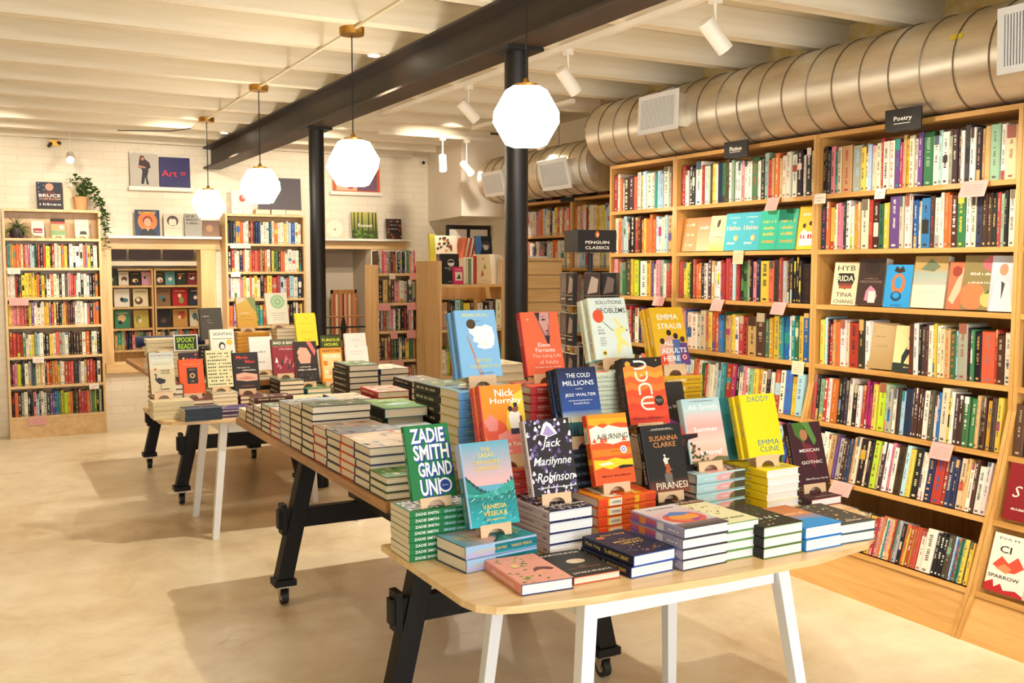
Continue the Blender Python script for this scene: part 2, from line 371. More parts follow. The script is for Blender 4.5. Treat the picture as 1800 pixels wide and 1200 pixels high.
# ------------------------------------------------------------------ book stand (easel)
def arch_poly(w, h, rw, rh):
    p = [(-w/2, 0), (-w/2, h), (w/2, h), (w/2, 0), (rw, 0)]
    p += [(rw * math.cos(a), rh * math.sin(a)) for a in [math.pi * k / 10 for k in range(1, 10)]] + [(-rw, 0)]
    return p
ST = {}
def stand(x, y, z, rot, lean, depth, label):
    """origin under the front lip on what carries it; front faces -y"""
    if depth not in ST:
        root = empty('book_stand'); k = math.tan(R(lean)); z1 = 0.018 + depth * k
        f = MB(); f.X = Matrix.Rotation(R(-8), 4, 'X'); f.prism(arch_poly(0.100, z1 + 0.006, 0.028, 0.021), -0.002, 0.002, 'y', 'stand'); kid(root, f.build('front_lip', root))
        g = MB(); g.prism([(0.003, z1 - 0.004), (depth + 0.002, 0.014), (depth + 0.002, 0.018), (0.003, z1)], -0.047, 0.047, 'x', 'stand'); kid(root, g.build('ledge', root))
        b = MB(); y0 = depth + 0.003
        b.prism([(y0, 0.0), (y0 + 0.004, 0.0), (y0 + 0.004 + 0.13 * k, 0.13), (y0 + 0.13 * k, 0.13)], -0.03, 0.03, 'x', 'stand'); kid(root, b.build('back_rest', root))
        for q in (-1, 1):
            l = MB(); l.box(q*0.034 - 0.002, q*0.034 + 0.002, 0.003, y0, 0.0, 0.0135, 'stand'); kid(root, l.build('side_runner', root))
        ST[depth] = root; r = root
    else: r = dup(ST[depth])
    r.location = (x, y, z); r.rotation_euler = (0, 0, R(rot)); tag(r, label, 'book stand', 'wooden book stands on the display tables')
    return r
def display(key, x, y, zt, rot, label, ncopy=1, lean=17, with_stand=True, name='display_book'):
    """book(s) leaning back on a stand whose foot is at height zt, front cover facing -y; x, y = lower front edge, centre"""
    d = D[key]; t = d['t']; c, s_ = math.cos(R(lean)), math.sin(R(lean)); dep = round((t + 0.001) * ncopy * c, 3)
    z = zt + (0.018 + dep * math.tan(R(lean)) + 0.001 if with_stand else t * s_ * ncopy + 0.0005)
    A = Matrix.Translation((x, y, z)) @ Matrix.Rotation(R(rot), 4, 'Z')
    for i in range(ncopy):
        off = (t + 0.001) * i
        X = A @ Matrix.Translation((-0.008 * i, off * c + 0.004, -off * s_)) @ Matrix.Rotation(R(90 - lean), 4, 'X') @ Matrix.Translation((0, d['h'] / 2, -t))
        book(key, name, X, label if i == 0 else label + ', the copy behind', 'book')
    if with_stand:
        stand(A.translation.x, A.translation.y, zt, rot, lean, dep, 'small pale wooden stand carrying the ' + d['short'])
# ------------------------------------------------------------------ cover designs
D = {}
def design(key, w, h, t, cover, front=(), spine=None, sart=(), **kw):
    D[key] = dict(w=w, h=h, t=t, cover=cover, spine=spine or cover, front=list(front), sart=list(sart), **kw)
    D[key].setdefault('short', 'book'); D[key].setdefault('what', D[key]['short'])
dr = random.Random(3)
# --- green book, large white lettering on a blue shadow
gu = []
for (s_, cy, x0, wd, hh) in (('ZADIE', .855, .50, .76, .20), ('SMITH', .625, .54, .80, .21), ('GRAND', .395, .58, .76, .195), ('UNI', .155, .42, .44, .22)):
    gu.append(('t', s_, x0 + .035, cy - .022, wd * 1.04, hh * 1.06, '23408f', .06)); gu.append(('t', s_, x0, cy, wd, hh, 'f4f2ec', .045))
gu += [('e', .775, .15, .155, .150, '23408f'), ('e', .755, .165, .155, .150, 'f4f2ec'), ('e', .755, .165, .115, .11, '23408f'), ('t', 'Stories', .755, .165, .14, .02, 'f4f2ec')]
design('zadie', .144, .215, .0176, '16713a', gu, sart=[('r', .0, 0, 1, 1, '16713a'), ('t', 'ZADIE SMITH', .25, .5, .34, .62, 'f4f2ec', .02), ('t', 'GRAND UNION', .68, .5, .36, .6, 'b9d6e6', .02)], hard=False, pages='pages', short='green book with big white lettering', what='green paperback with white lettering on its spine')
# --- ocean wave
of = [('g', 0, .48, 1, 1, 'd9a9a5', '5a9fb4'), ]
def ridge(dy):
    out = [(0, 0), (0, .60 + dy)]
    for k in range(14):
        x = k / 14; yb = .60 - .20 * math.sin(math.pi * x) + dy; out += [(x + .012, yb + .012), (min(1, x + .062), yb - .035)]
    return out + [(1, .58 + dy), (1, 0)]
of += [('p', ridge(0), '173f4a'), ('p', ridge(-.04), '1c7f74'), ('g', 0, 0, 1, .40, '25a3ae', '136a5c'), ('p', [(0, .40), (.3, .38), (.6, .41), (1, .52), (1, .40), (.5, .33), (0, .36)], '2f9a8a')]
for k in range(110):
    x, y = dr.random(), dr.random() * .40; l = .03 + dr.random() * .07; a = .3 + x
    of.append(('p', [(x, y), (min(1, x + l), min(.44, y + l * a * .5)), (min(1, x + l * .9), min(.44, y + l * a * .5 + .012))], dr.choice(['6fc9cc', 'b8e4dc', '2f9aa5', '0c5a62'])))
for k in range(4): of.append(('p', [(.2 + .07*k + .001, .70), (.26 + .05*k, .80), (.5, .86 - .03*k), (.74 - .05*k, .80), (.8 - .07*k, .70), (.72 - .05*k, .79), (.5, .85 - .03*k), (.28 + .05*k, .79)], '7fb3c0'))
of += [('t', 'THE', .48, .905, .20, .048, 'e3c25a', .02), ('t', 'GREAT', .48, .835, .36, .048, 'e3c25a', .02), ('t', 'OFFSHORE', .48, .755, .56, .048, 'e3c25a', .02), ('t', 'GROUNDS', .48, .68, .50, .048, 'e3c25a', .02),
       ('t', 'VANESSA', .52, .225, .50, .055, 'e3c25a', .02), ('t', 'VESELKA', .52, .145, .50, .055, 'e3c25a', .02), ('x', .52, .075, .4, .022, 'e3c25a')]
design('offshore', .160, .240, .036, '5a9fb4', of, spine='9cb4d2', sart=[('g', 0, 0, .42, 1, 'b9a6c6', '8fc0dc'), ('r', .40, 0, 1, 1, '0f6f78'), ('g', .40, 0, 1, .5, '18939f', '0c4f5e'), ('t', 'THE GREAT OFFSHORE GROUNDS', .34, .5, .46, .3, 'e3c25a', .01), ('t', 'VANESSA VESELKA', .78, .5, .3, .3, 'e3c25a', .01)], board='2d3c58', short='teal ocean wave book', what='thick hardcover with a teal wave spine')
# --- black cover with white and violet floral blobs
jk = []
for k in range(110):
    x, y = dr.random(), dr.random()
    txt_ = .2 < y < .72 and .08 < x < .92
    s_ = .018 + dr.random() * .035
    c = dr.choice(['4a3d66', '3c3454', '5c4c84']) if txt_ and dr.random() < .8 else dr.choice(['ece4ea', 'bfaed0', '8f7fb4', 'ece4ea', '5c4c84', 'd8c8d8'])
    jk.append(('p', [(max(0, x - s_), max(0, y - s_*.4)), (x, max(0, y - s_*.7)), (min(1, x + s_), max(0, y - s_*.3)), (min(1, x + s_*.5), min(1, y + s_*.5)), (x, min(1, y + s_*.9)), (max(0, x - s_*.5), min(1, y + s_*.4))], c))
jk += [('p', [(.30, .80), (.40, .93), (.48, .97), (.58, .93), (.70, .80), (.5, .76)], 'e6dfe8'), ('p', [(.36, .80), (.48, .92), (.64, .80), (.5, .77)], '9d8cba')]
jk += [('t', 'Jack', .52, .665, .46, .14, 'f6f3ee', .015, .35), ('t', 'Marilynne', .50, .43, .86, .14, 'f6f3ee', .012, .35), ('t', 'Robinson', .52, .235, .84, .12, 'f6f3ee', .012, .35), ('x', .5, .10, .8, .02, 'f6f3ee')]
design('jack', .156, .226, .0325, '231d22', jk, spine='c9b8b2', sart=[('g', 0, 0, 1, 1, 'cbbab6', 'b5a2a6'), ('t', 'Jack ROBINSON', .36, .5, .5, .42, '3a2d3a', .01), ('x', .9, .5, .08, .4, '3a2d3a')], board='1d2150', pages='pages_white', short='black book with white floral print', what='hardcover with pale grey-mauve spine and navy boards')
# --- orange, red and yellow flames
bu = [('r', 0, 0, 1, 1, 'e4541f'), ('r', 0, .86, 1, 1, 'ef8a1d'), ('p', [(0, .86), (.2, .83), (.35, .9), (.5, .84), (.75, .88), (1, .85), (1, .93), (0, .95)], 'f3a51f'),
      ('p', [(0, .80), (.2, .84), (.36, .80), (.5, .84), (.8, .79), (1, .78), (1, .585), (.8, .59), (.55, .56), (.3, .60), (0, .585)], 'f4ead0'),
      ('p', [(.22, .60), (.28, .70), (.33, .61), (.38, .69), (.42, .6)], 'e4541f'), ('p', [(.02, .60), (.1, .67), (.14, .6)], 'e4541f'), ('p', [(.78, .60), (.86, .66), (.92, .6)], 'e4541f'),
      ('r', 0, .40, 1, .50, 'ef7a1b'), ('p', [(0, .22), (0, .36), (.3, .34), (.55, .37), (.8, .33), (1, .34), (1, .24), (.7, .26), (.4, .21), (.2, .25)], 'f4c81e'), ('p', [(.1, .30), (.4, .32), (.5, .28), (.2, .27)], 'f8ebc0'),
      ('p', [(.60, .24), (.72, .26), (.98, .25), (.98, .22), (.62, .21)], '2b1b18'),
      ('t', 'A BURNING', .56, .675, .80, .082, '20262a', .01), ('t', 'A NOVEL', .6, .46, .26, .02, '3a1a12'), ('e', .80, .475, .085, .085, 'f2efe8'), ('e', .80, .475, .05, .05, '29449a'), ('e', .80, .475, .03, .03, 'f2efe8'), ('t', 'MEGHA MAJUMDAR', .52, .115, .74, .032, '3a1a12', .01)]
design('burning', .150, .224, .030, 'ef7a1b', bu, spine='e4611f', sart=[('r', 0, 0, 1, 1, 'e4611f'), ('r', 0, 0, .16, 1, 'e9481f'), ('r', .16, 0, .19, 1, 'f0c030'), ('r', .19, 0, .40, 1, 'f1e8cf'), ('r', .40, 0, .44, 1, 'e4541f'), ('r', .62, 0, .70, 1, 'f0b428'), ('r', .82, 0, 1, 1, 'd84a2a'), ('t', 'A BURNING', .30, .5, .16, .4, '20262a'), ('t', 'MEGHA MAJUMDAR', .56, .5, .2, .25, '3a1a12')], board='e4541f', short='orange flame book', what='orange, cream and yellow spined hardcover')
# --- black with copper lettering
pi = [('t', 'SUSANNA', .52, .80, .74, .075, 'd08a4a', .006), ('t', 'CLARKE', .52, .705, .58, .075, 'd08a4a', .006), ('x', .5, .94, .5, .014, 'e6dccb'), ('t', 'JONATHAN STRANGE & MR NORRELL', .5, .92, .62, .015, 'e6dccb'),
      ('g', 0, 0, 1, .22, '7a3d26', '1d1a19'), ('p', [(.40, .28), (.60, .28), (.585, .08), (.43, .08)], '6d665e'), ('p', [(.43, .30), (.47, .36), (.43, .41), (.50, .45), (.56, .41), (.58, .35), (.63, .33), (.55, .31), (.58, .28), (.47, .28)], 'a8562c'),
      ('p', [(.45, .42), (.42, .48), (.47, .53), (.52, .50), (.60, .50), (.53, .46), (.54, .42)], 'e0d2bf'), ('e', .47, .545, .025, .025, 'e0d2bf'), ('t', 'PIRANESI', .55, .105, .80, .10, 'f0dcc0', .004)]
design('piranesi', .156, .222, .026, '1b1918', pi, spine='1b1918', sart=[('t', 'SUSANNA CLARKE', .25, .5, .3, .35, 'd8cdb8'), ('t', 'PIRANESI', .68, .5, .32, .5, 'e8dcc8', .01)], board='2a1a14', pages='pages_white', short='black book with copper lettering', what='black hardcover with copper lettering')
# --- pale blue to pink sunset with dark trees
su = [('g', 0, .80, 1, 1, 'b9cfce', 'a5c3c6'), ('g', 0, .55, 1, .80, 'e8a096', 'c3c4c0'), ('g', 0, .30, 1, .55, 'efc2b0', 'e8a49a'), ('g', 0, 0, 1, .30, 'c9a084', 'eebcaa')]
for k in range(26):
    x = dr.random() * .42; y = dr.random() * (.30 - x * .5); su.append(('e', min(.95, x + .03), y + .03, .035, .03, dr.choice(['4c4a2c', '5d5a34', '3a3a22'])))
su += [('r', 0, 0, 1, .035, '6a5f3c'), ('p', [(.5, .03), (.7, .09), (1, .07), (1, .03)], '6d6440'), ('t', 'Ali Smith', .50, .86, .80, .075, 'f6f1ea', .02), ('t', 'Summer', .50, .515, .66, .075, 'f6f1ea', .018), ('t', 'a novel', .55, .16, .58, .085, 'f6f1ea', .02), ('x', .5, .955, .62, .016, '7a6a64')]
design('summer', .158, .224, .033, 'b0c8ca', su, spine='a9cdd0', sart=[('g', 0, 0, 1, 1, 'a6ccd2', 'aed2d4'), ('p', [(.42, 0), (.36, .6), (.5, 1), (.80, 1), (.80, 0)], 'dba5a6'), ('r', .76, 0, 1, 1, '4a4630'), ('p', [(.66, 0), (.7, .7), (.78, 1), (.78, 0)], '6d6a44'), ('t', 'Ali Smith', .28, .5, .26, .36, 'e4eef0'), ('t', 'Summer', .58, .5, .14, .4, 'f6f1ea')], board='5b3a4a', pages='pages', short='pink and pale blue sunset book', what='hardcover with pale blue, pink and dark green spine')
design('daddy', .156, .222, .0265, 'e9cf12', [('t', 'DADDY', .50, .925, .62, .085, '1c6f8c', .0), ('t', 'EMMA', .60, .225, .62, .085, '1c6f8c', .0), ('t', 'CLINE', .60, .12, .56, .085, '1c6f8c', .0)], spine='dcc00f', sart=[('t', 'DADDY EMMA CLINE', .4, .5, .5, .5, '1c6f8c')], board='ede9e0', pages='pages_white', short='yellow book with blue lettering', what='yellow jacketed hardcover, white page edges outward')
# --- orange with a couple
nk = [('r', 0, 0, 1, 1, 'ee8a1c'), ('p', [(.50, .30), (.58, .62), (.80, .86), (1, .92), (1, .30)], 'e8c33a'), ('p', [(0, .28), (0, .47), (.14, .52), (.30, .47), (.36, .28)], 'e8694a'), ('e', .28, .34, .27, .27, 'e2593c'), ('p', [(.30, .0), (.30, .3), (.55, .36), (.9, .3), (1, .26), (1, 0)], 'ee8f86'), ('r', 0, 0, 1, .24, 'e97f78'), ('p', [(0, .50), (.18, .60), (.34, .50), (.3, .36), (.1, .36)], 'e88b80'),
      ('t', 'Nick', .56, .885, .46, .105, 'f7efe2', .03), ('t', 'Hornby', .58, .765, .76, .105, 'f7efe2', .03), ('p', [(.62, .38), (.60, .56), (.66, .62), (.86, .61), (.92, .5), (.90, .38)], 'f2ebe2'), ('e', .66, .655, .055, .06, '2b1a18'), ('p', [(.68, .62), (.76, .70), (.86, .68), (.84, .62), (.78, .60)], '8a4a2c'), ('e', .79, .71, .05, .05, '231715'), ('p', [(.86, .40), (.86, .55), (.92, .55), (.91, .30), (.82, .28)], '6a3826'), ('r', .62, .30, .90, .38, '3b2b4c'),
      ('t', 'Just', .20, .17, .26, .06, 'f7efe2', .02), ('t', 'Like You', .60, .17, .46, .06, 'f7efe2', .02), ('x', .5, .07, .16, .025, 'f7efe2')]
design('hornby', .150, .228, .029, 'ee8a1c', nk, spine='e2563c', sart=[('r', 0, 0, 1, 1, 'd94a50'), ('r', 0, 0, .08, 1, 'e2633c'), ('t', 'Just Like You', .30, .5, .36, .5, 'f2c9b8', .01), ('t', 'Nick Hornby', .72, .5, .3, .45, 'f2c9b8', .01)], board='b8423c', short='orange and yellow book with a couple', what='coral red spined hardcover')
# --- dark blue night
cm = [('g', 0, .38, 1, 1, '274c94', '161c36'), ('g', 0, .22, 1, .38, 'dcd3a0', '3d6ab0'), ('g', 0, 0, 1, .22, '14333d', '2b6a70')]
for k in range(14):
    x = k / 14; cm.append(('p', [(x, .02), (x + .035, .22 + .1 * dr.random()), (x + .07, .02)], dr.choice(['11242b', '1c3a42', '2c5a5e'])))
cm += [('t', 'THE COLD', .52, .885, .62, .062, 'eef0f2', .008), ('t', 'MILLIONS', .50, .775, .80, .07, 'eef0f2', .008), ('t', 'A NOVEL', .5, .69, .18, .018, 'eef0f2'), ('t', 'JESS WALTER', .52, .60, .80, .055, 'eef0f2', .006), ('x', .5, .525, .62, .014, 'eef0f2'), ('t', 'Beautiful Ruins', .52, .485, .4, .03, 'eef0f2')]
design('cold', .150, .232, .030, '1a2440', cm, spine='1b2026', sart=[('t', 'THE COLD MILLIONS', .36, .5, .5, .42, '7f94ac'), ('t', 'JESS WALTER', .8, .5, .26, .4, '7f94ac')], board='15181f', short='navy book with white capitals', what='navy and black spined hardcover')
du = [('r', 0, 0, 1, 1, '201a17'), ('e', .13, .905, .07, .07, 'e39a28'), ('e', .86, .955, .02, .02, 'e39a28')]
for k, (y, c) in enumerate(((.86, 'e2862e'), (.78, 'ee9a33'), (.70, 'e5622a'), (.60, 'e9762c'), (.50, 'dd4a24'), (.40, 'e5592a'), (.30, 'd73f22'), (.20, 'df4a28'), (.10, 'd23a24'))):
    du.append(('p', [(0, 0), (0, y), (.15, y + .03), (.35, y - .01), (.55, y + .03), (.8, y - .02), (1, y + .02), (1, 0)], c))
AR = lambda cx, cy, rx, ry, a0, a1: [(cx + rx * math.cos(R(a0 + (a1 - a0) * k / 12)), cy + ry * math.sin(R(a0 + (a1 - a0) * k / 12))) for k in range(13)]
du += [('l', [(.28, .945)] + AR(.42, .89, .16, .055, 90, -90) + [(.28, .835)], .045, 'f4e9d4'), ('l', [(.30, .79), (.30, .72)] + AR(.44, .72, .14, .07, 180, 360) + [(.58, .79)], .045, 'f4e9d4'), ('e', .44, .735, .018, .022, 'f4e9d4'),
       ('l', [(.34, .44), (.34, .54)] + AR(.49, .54, .15, .065, 180, 0) + [(.64, .44)], .045, 'f4e9d4'), ('l', [(.66, .40)] + AR(.50, .31, .15, .09, 90, 270) + [(.66, .22)], .045, 'f4e9d4'), ('l', [(.36, .31), (.66, .31)], .04, 'f4e9d4'),
       ('t', 'FRANK HERBERT', .48, .085, .78, .032, '3a1712', .01), ('e', .80, .34, .115, .115, '221a18'), ('t', 'Soon to be a', .80, .36, .16, .012, 'e8dfd0'), ('t', 'major motion', .80, .34, .17, .012, 'e8dfd0'), ('t', 'picture', .80, .32, .10, .012, 'e8dfd0')]
design('dune', .158, .232, .052, 'e2862e', du, spine='211a17', sart=[('t', 'DUNE', .50, .5, .52, .52, '7a3324', .03), ('t', 'FRANK HERBERT', .18, .8, .22, .1, 'b08a6a'), ('x', .92, .5, .06, .2, 'b08a6a')], hard=False, back='211a17', pages='pages', short='thick black-spined book with orange dunes', what='thick black-spined paperback with orange dunes')
design('leave', .150, .228, .028, '2b2723', [('g', 0, 0, 1, .5, '3a1c50', '2b2723'), ('p', [(0, .22), (.35, .44), (.8, .30), (1, .36), (1, .1), (0, .05)], '8a3f8c'), ('p', [(0, .30), (.2, .38), (.4, .30), (.2, .2)], '3f7ad0'), ('p', [(0, .08), (.2, .2), (.35, .12), (.1, .02)], 'd8c04a'), ('t', 'Leave the World', .5, .60, .8, .06, 'e8e2d8'), ('x', .5, .14, .36, .05, 'e89a9a')], spine='d8584a', sart=[('x', .5, .5, .7, .4, 'f0e0d0')], board='d8584a', short='dark book with violet glow', what='dark hardcover with red boards')
# --- light blue with a white tumbling shape and dark disc
me = [('t', 'MEMORIAL', .50, .925, .66, .05, 'cfd08a', .02), ('x', .52, .835, .2, .016, '2a3a48'), ('p', [(.28, .74), (.45, .76), (.62, .75), (.72, .78), (.88, .74), (.92, .60), (.88, .47), (.80, .42), (.62, .41), (.45, .44), (.50, .50), (.36, .53), (.40, .60), (.30, .66)], 'f3f1ea'), ('p', [(.50, .50), (.62, .52), (.75, .48), (.62, .45)], 'e2e0d8'), ('e', .36, .79, .115, .115, '3a2a14'), ('e', .35, .80, .09, .09, '4a3818'),
      ('p', [(.22, .62), (.235, .63), (.47, .01), (.445, .01)], 'cf7a3c'), ('p', [(.26, .55), (.27, .55), (.53, .01), (.51, .01)], 'cf7a3c'), ('t', 'BRYAN', .56, .245, .36, .055, 'cfd08a', .02), ('t', 'WASHINGTON', .58, .155, .76, .055, 'cfd08a', .02), ('t', 'author of LOT', .6, .055, .34, .022, '2a3a48', .01)]
design('memorial', .150, .228, .029, '7fb4dc', me, spine='6fa4d2', sart=[('r', 0, 0, 1, 1, '5b93c8'), ('t', 'BRYAN WASHINGTON', .30, .5, .34, .36, 'b9c27c', .01), ('t', 'MEMORIAL', .74, .5, .3, .36, 'b9c27c', .01)], board='c9b45a', short='sky blue book with a white shape', what='sky blue spined hardcover with cream page edges')
fe = [('r', 0, 0, 1, 1, 'e8623a'), ('p', [(.36, .99), (.80, .99), (.66, .42)], '8f5d5a'), ('p', [(.40, .99), (.76, .99), (.74, .80), (.62, .62), (.50, .80)], 'c48f86'), ('p', [(.38, .99), (.52, .99), (.47, .84)], '2f1d22'), ('p', [(.52, .87), (.60, .895), (.68, .87), (.60, .86)], '2b1a1e'), ('p', [(.50, .91), (.60, .935), (.69, .91), (.60, .925)], '4a2a28'), ('p', [(.69, .84), (.73, .75), (.68, .74)], 'a86d66'), ('p', [(.60, .70), (.68, .715), (.71, .69), (.64, .675)], '8a3c40'), ('p', [(.58, .62), (.72, .62), (.66, .42)], '2a1c20'),
      ('t', 'Elena', .52, .475, .32, .065, 'f7dfd0', .012), ('t', 'Ferrante', .54, .395, .52, .068, 'f7dfd0', .012), ('t', 'The Lying Life', .56, .295, .76, .068, 'f2c2ae', .006), ('t', 'of Adults', .60, .205, .50, .068, 'f2c2ae', .006), ('x', .56, .125, .7, .02, 'f7dfd0'), ('e', .17, .88, .03, .03, 'f2a080')]
design('ferrante', .150, .224, .029, 'e8623a', fe, spine='b92f2a', sart=[('r', 0, 0, 1, 1, 'b02c2c'), ('t', 'FERRANTE', .32, .68, .40, .36, 'e9b9a4', .02), ('t', 'THE LYING LIFE', .32, .24, .40, .28, 'e9a08c', .0)], board='b92f2a', short='orange book with a half-hidden face', what='dark red spined hardcover with pale lettering')
so = [('t', 'SOLUTIONS', .54, .925, .72, .062, '2c2b2a', .012), ('t', 'and other', .54, .86, .46, .04, 'a8b8b4', .0), ('t', 'PROBLEMS', .58, .79, .78, .085, '2c2b2a', .008), ('e', .20, .70, .145, .16, 'd9532c'), ('p', [(.28, .62), (.30, .62), (.56, .46), (.55, .45)], '3a3a3a'),
      ('p', [(.60, .66), (.66, .67), (.80, .55), (.78, .52), (.70, .54)], 'ecdc84'), ('p', [(.56, .47), (.68, .50), (.76, .53), (.92, .50), (.88, .44), (.78, .42), (.76, .34), (.84, .30), (.96, .20), (.90, .18), (.78, .24), (.72, .16), (.60, .05), (.56, .08), (.62, .22), (.62, .38)], 'ecdc84'), ('p', [(.78, .51), (.80, .53), (.81, .50)], '22201f'), ('e', .93, .46, .02, .02, '22201f'),
      ('t', 'by', .20, .52, .08, .03, '3a3a3a'), ('t', 'ALLIE', .22, .47, .16, .028, '3a3a3a'), ('t', 'BROSH', .24, .42, .18, .03, '3a3a3a'), ('e', .24, .10, .07, .07, 'e0cf5c'), ('e', .24, .10, .035, .035, '4a4630')]
for k in range(5): so.append(('x', .24, .345 - .03*k, .14, .014, '5a5a55'))
design('solutions', .158, .226, .032, 'd5dfd6', so, spine='cfd3b8', sart=[('t', 'SOLUTIONS and other PROBLEMS', .40, .5, .62, .4, '4a6a60', .01), ('t', 'BROSH', .80, .5, .14, .4, 'b04a2c', .01), ('e', .93, .5, .03, .01, 'd8b83a')], board='6fb0a8', short='pale green book with a balloon and yellow dog', what='pale green spined hardcover')
em = [('r', 0, 0, 1, 1, 'e2b21f'), ('t', 'EMMA', .50, .835, .66, .095, 'f7f1e0', .02), ('t', 'STRAUB', .52, .675, .76, .095, 'f7f1e0', .02)]
for (x, y, c1, c2) in ((.22, .42, '3a2420', 'e2a08c'), (.46, .56, '2a1c1a', 'd8a088'), (.66, .50, '2a1c1a', '4f6a9c'), (.86, .44, '4a2a22', '5c3c7a')):
    em += [('e', x, y, .075, .08, c1), ('p', [(x - .12, y - .06), (x + .12, y - .06), (x + .15, 0), (x - .15, 0)], c2)]
em += [('p', [(.02, .0), (.02, .16), (.3, .2), (.3, 0)], 'd64a2c'), ('t', 'ALL', .40, .385, .30, .075, 'f7f1e0', .02), ('t', 'ADULTS', .54, .255, .78, .085, 'f7f1e0', .02), ('t', 'HERE', .44, .12, .52, .085, 'f7f1e0', .02), ('e', .84, .135, .085, .085, 'c83c34'), ('e', .84, .135, .06, .06, 'f0e8e0'), ('e', .84, .135, .04, .04, '8a2c5a')]
design('straub', .150, .226, .031, 'e2b21f', em, spine='d6a61c', sart=[('t', 'ALL ADULTS HERE', .40, .5, .5, .5, 'f7f1e0', .01), ('t', 'EMMA STRAUB', .82, .5, .26, .4, '6a4a14')], board='8a8a86', short='mustard yellow book with people seen from behind', what='mustard yellow hardcover')
design('gothic', .150, .226, .028, '3a1520', [('p', [(.10, 1), (.16, .8), (.42, .66), (.40, .86), (.55, 1)], '3f6a24'), ('p', [(.42, 1), (.70, .62), (.80, .70), (.64, 1)], '54803a'), ('p', [(.3, .7), (.62, .62), (.74, .44), (.62, .26), (.42, .40)], '6a2230'), ('e', .42, .80, .12, .14, 'a8744c'), ('t', 'MEXICAN', .52, .55, .62, .05, 'efe2d4', .01), ('t', 'GOTHIC', .54, .36, .66, .05, 'efe2d4', .01), ('t', 'Silvia Moreno-Garcia', .6, .10, .7, .032, 'efe2d4')], spine='2a1216', sart=[('t', 'MEXICAN GOTHIC', .5, .5, .6, .5, 'd8c8b4')], board='8a1c24', pages='pages_white', short='dark maroon book with green leaves', what='dark hardcover with red boards')
design('origin', .150, .224, .028, '2b7c86', [('r', .08, .08, .92, .92, '2b7c86')], spine='2b7c86', sart=[('x', .5, .5, .7, .55, 'f2f0e8')], short='teal spined book')
# --- flat books along the front edge
pk = [('r', 0, 0, 1, 1, 'eba592')]
for k in range(34):
    x, y = .08 + dr.random() * .84, .04 + dr.random() * .9; a = dr.random() * 6.28; l = .07
    if .3 < y < .62 and .2 < x < .8 and dr.random() < .5: continue
    pk.append(('p', [(x, y), (x + l*math.cos(a - .4), y + l*.62*math.sin(a - .4)), (x + l*1.7*math.cos(a), y + l*1.1*math.sin(a)), (x + l*math.cos(a + .4), y + l*.62*math.sin(a + .4))], dr.choice(['8fa84a', '6f9448', 'a9b85a', '5c8a4a'])))
pk = [p if p[0] != 'p' else ('p', [(min(.99, max(.01, x)), min(.99, max(.01, y))) for x, y in p[1]], p[2]) for p in pk]
pk += [('p', [(.50, .34), (.58, .40), (.70, .42), (.86, .36), (.94, .40), (.86, .46), (.66, .50), (.56, .46)], '6a4234'), ('p', [(.20, .62), (.34, .70), (.40, .60), (.28, .54)], 'e9cf8c'), ('x', .4, .8, .5, .03, 'f2d9cf')]
design('pinkbird', .150, .236, .030, 'eba592', pk, spine='e79a8a', sart=[('x', .5, .5, .6, .4, 'f4d4c8')], board='22305c', pages='pages_white', short='pink book with green leaves and a bird')
ea = [('r', 0, 0, 1, 1, '2b261f'), ('t', 'EARTHLINGS', .50, .90, .84, .062, 'f1ece0', .02), ('e', .54, .56, .20, .14, 'd8c3a0'), ('e', .46, .56, .11, .11, 'e4d4b8'), ('x', .5, .36, .18, .02, 'd8c3a0'), ('x', .5, .30, .7, .02, 'd08a4a'), ('t', 'SAYAKA MURATA', .50, .13, .84, .058, 'f1ece0', .015)]
for k in range(22): ea.append(('e', .05 + .9*dr.random(), .15 + .7*dr.random(), .006, .006, 'c79a4a'))
design('earthlings', .148, .226, .021, '2b261f', ea, spine='2b261f', sart=[('t', 'EARTHLINGS', .4, .5, .5, .5, 'e8dfd0')], board='c8532c', short='black book with a round cream animal')
ml = [('g', 0, 0, 1, 1, '171d3a', '1c2346'), ('e', .18, .80, .10, .07, 'd8743a'), ('t', 'Matt Haig', .55, .86, .60, .075, 'e0b94a', .0, .3), ('t', 'The', .5, .64, .14, .04, 'e0b94a'), ('t', 'MIDNIGHT', .54, .56, .66, .055, 'e8c65a', .01), ('t', 'LIBRARY', .56, .475, .56, .055, 'e8c65a', .01)]
for k in range(26): ml.append(('r', *(lambda x, y: (x, y, x + .03, y + .025))(.06 + .86*dr.random(), .06 + .34*dr.random()), dr.choice(['e0b94a', '6f86c8', 'd8743a'])))
design('midnight', .150, .232, .031, '1a2040', ml, spine='161a33', sart=[('t', 'Matt Haig', .22, .5, .3, .6, 'e0b94a'), ('t', 'The MIDNIGHT LIBRARY', .68, .5, .46, .5, 'e8c65a', .01)], board='2b4fa0', pages='pages_white', short='navy book with gold lettering', what='navy hardcover with gold lettering and blue boards')
pu = [('r', 0, 0, 1, 1, 'c9c4cc'), ('g', 0, .45, 1, 1, 'd2a6b4', 'dcdad8'), ('e', .50, .40, .42, .36, 'e0604a'), ('e', .52, .42, .30, .24, 'e8a04a'), ('p', [(.2, .55), (.5, .68), (.85, .56), (.6, .50)], '5a7fc8'), ('p', [(.15, .40), (.5, .30), (.9, .36), (.6, .24)], '9a4aa0'), ('g', 0, 0, 1, .20, '4a4038', '8a7a80'), ('x', .5, .88, .6, .04, '6a5a80')]
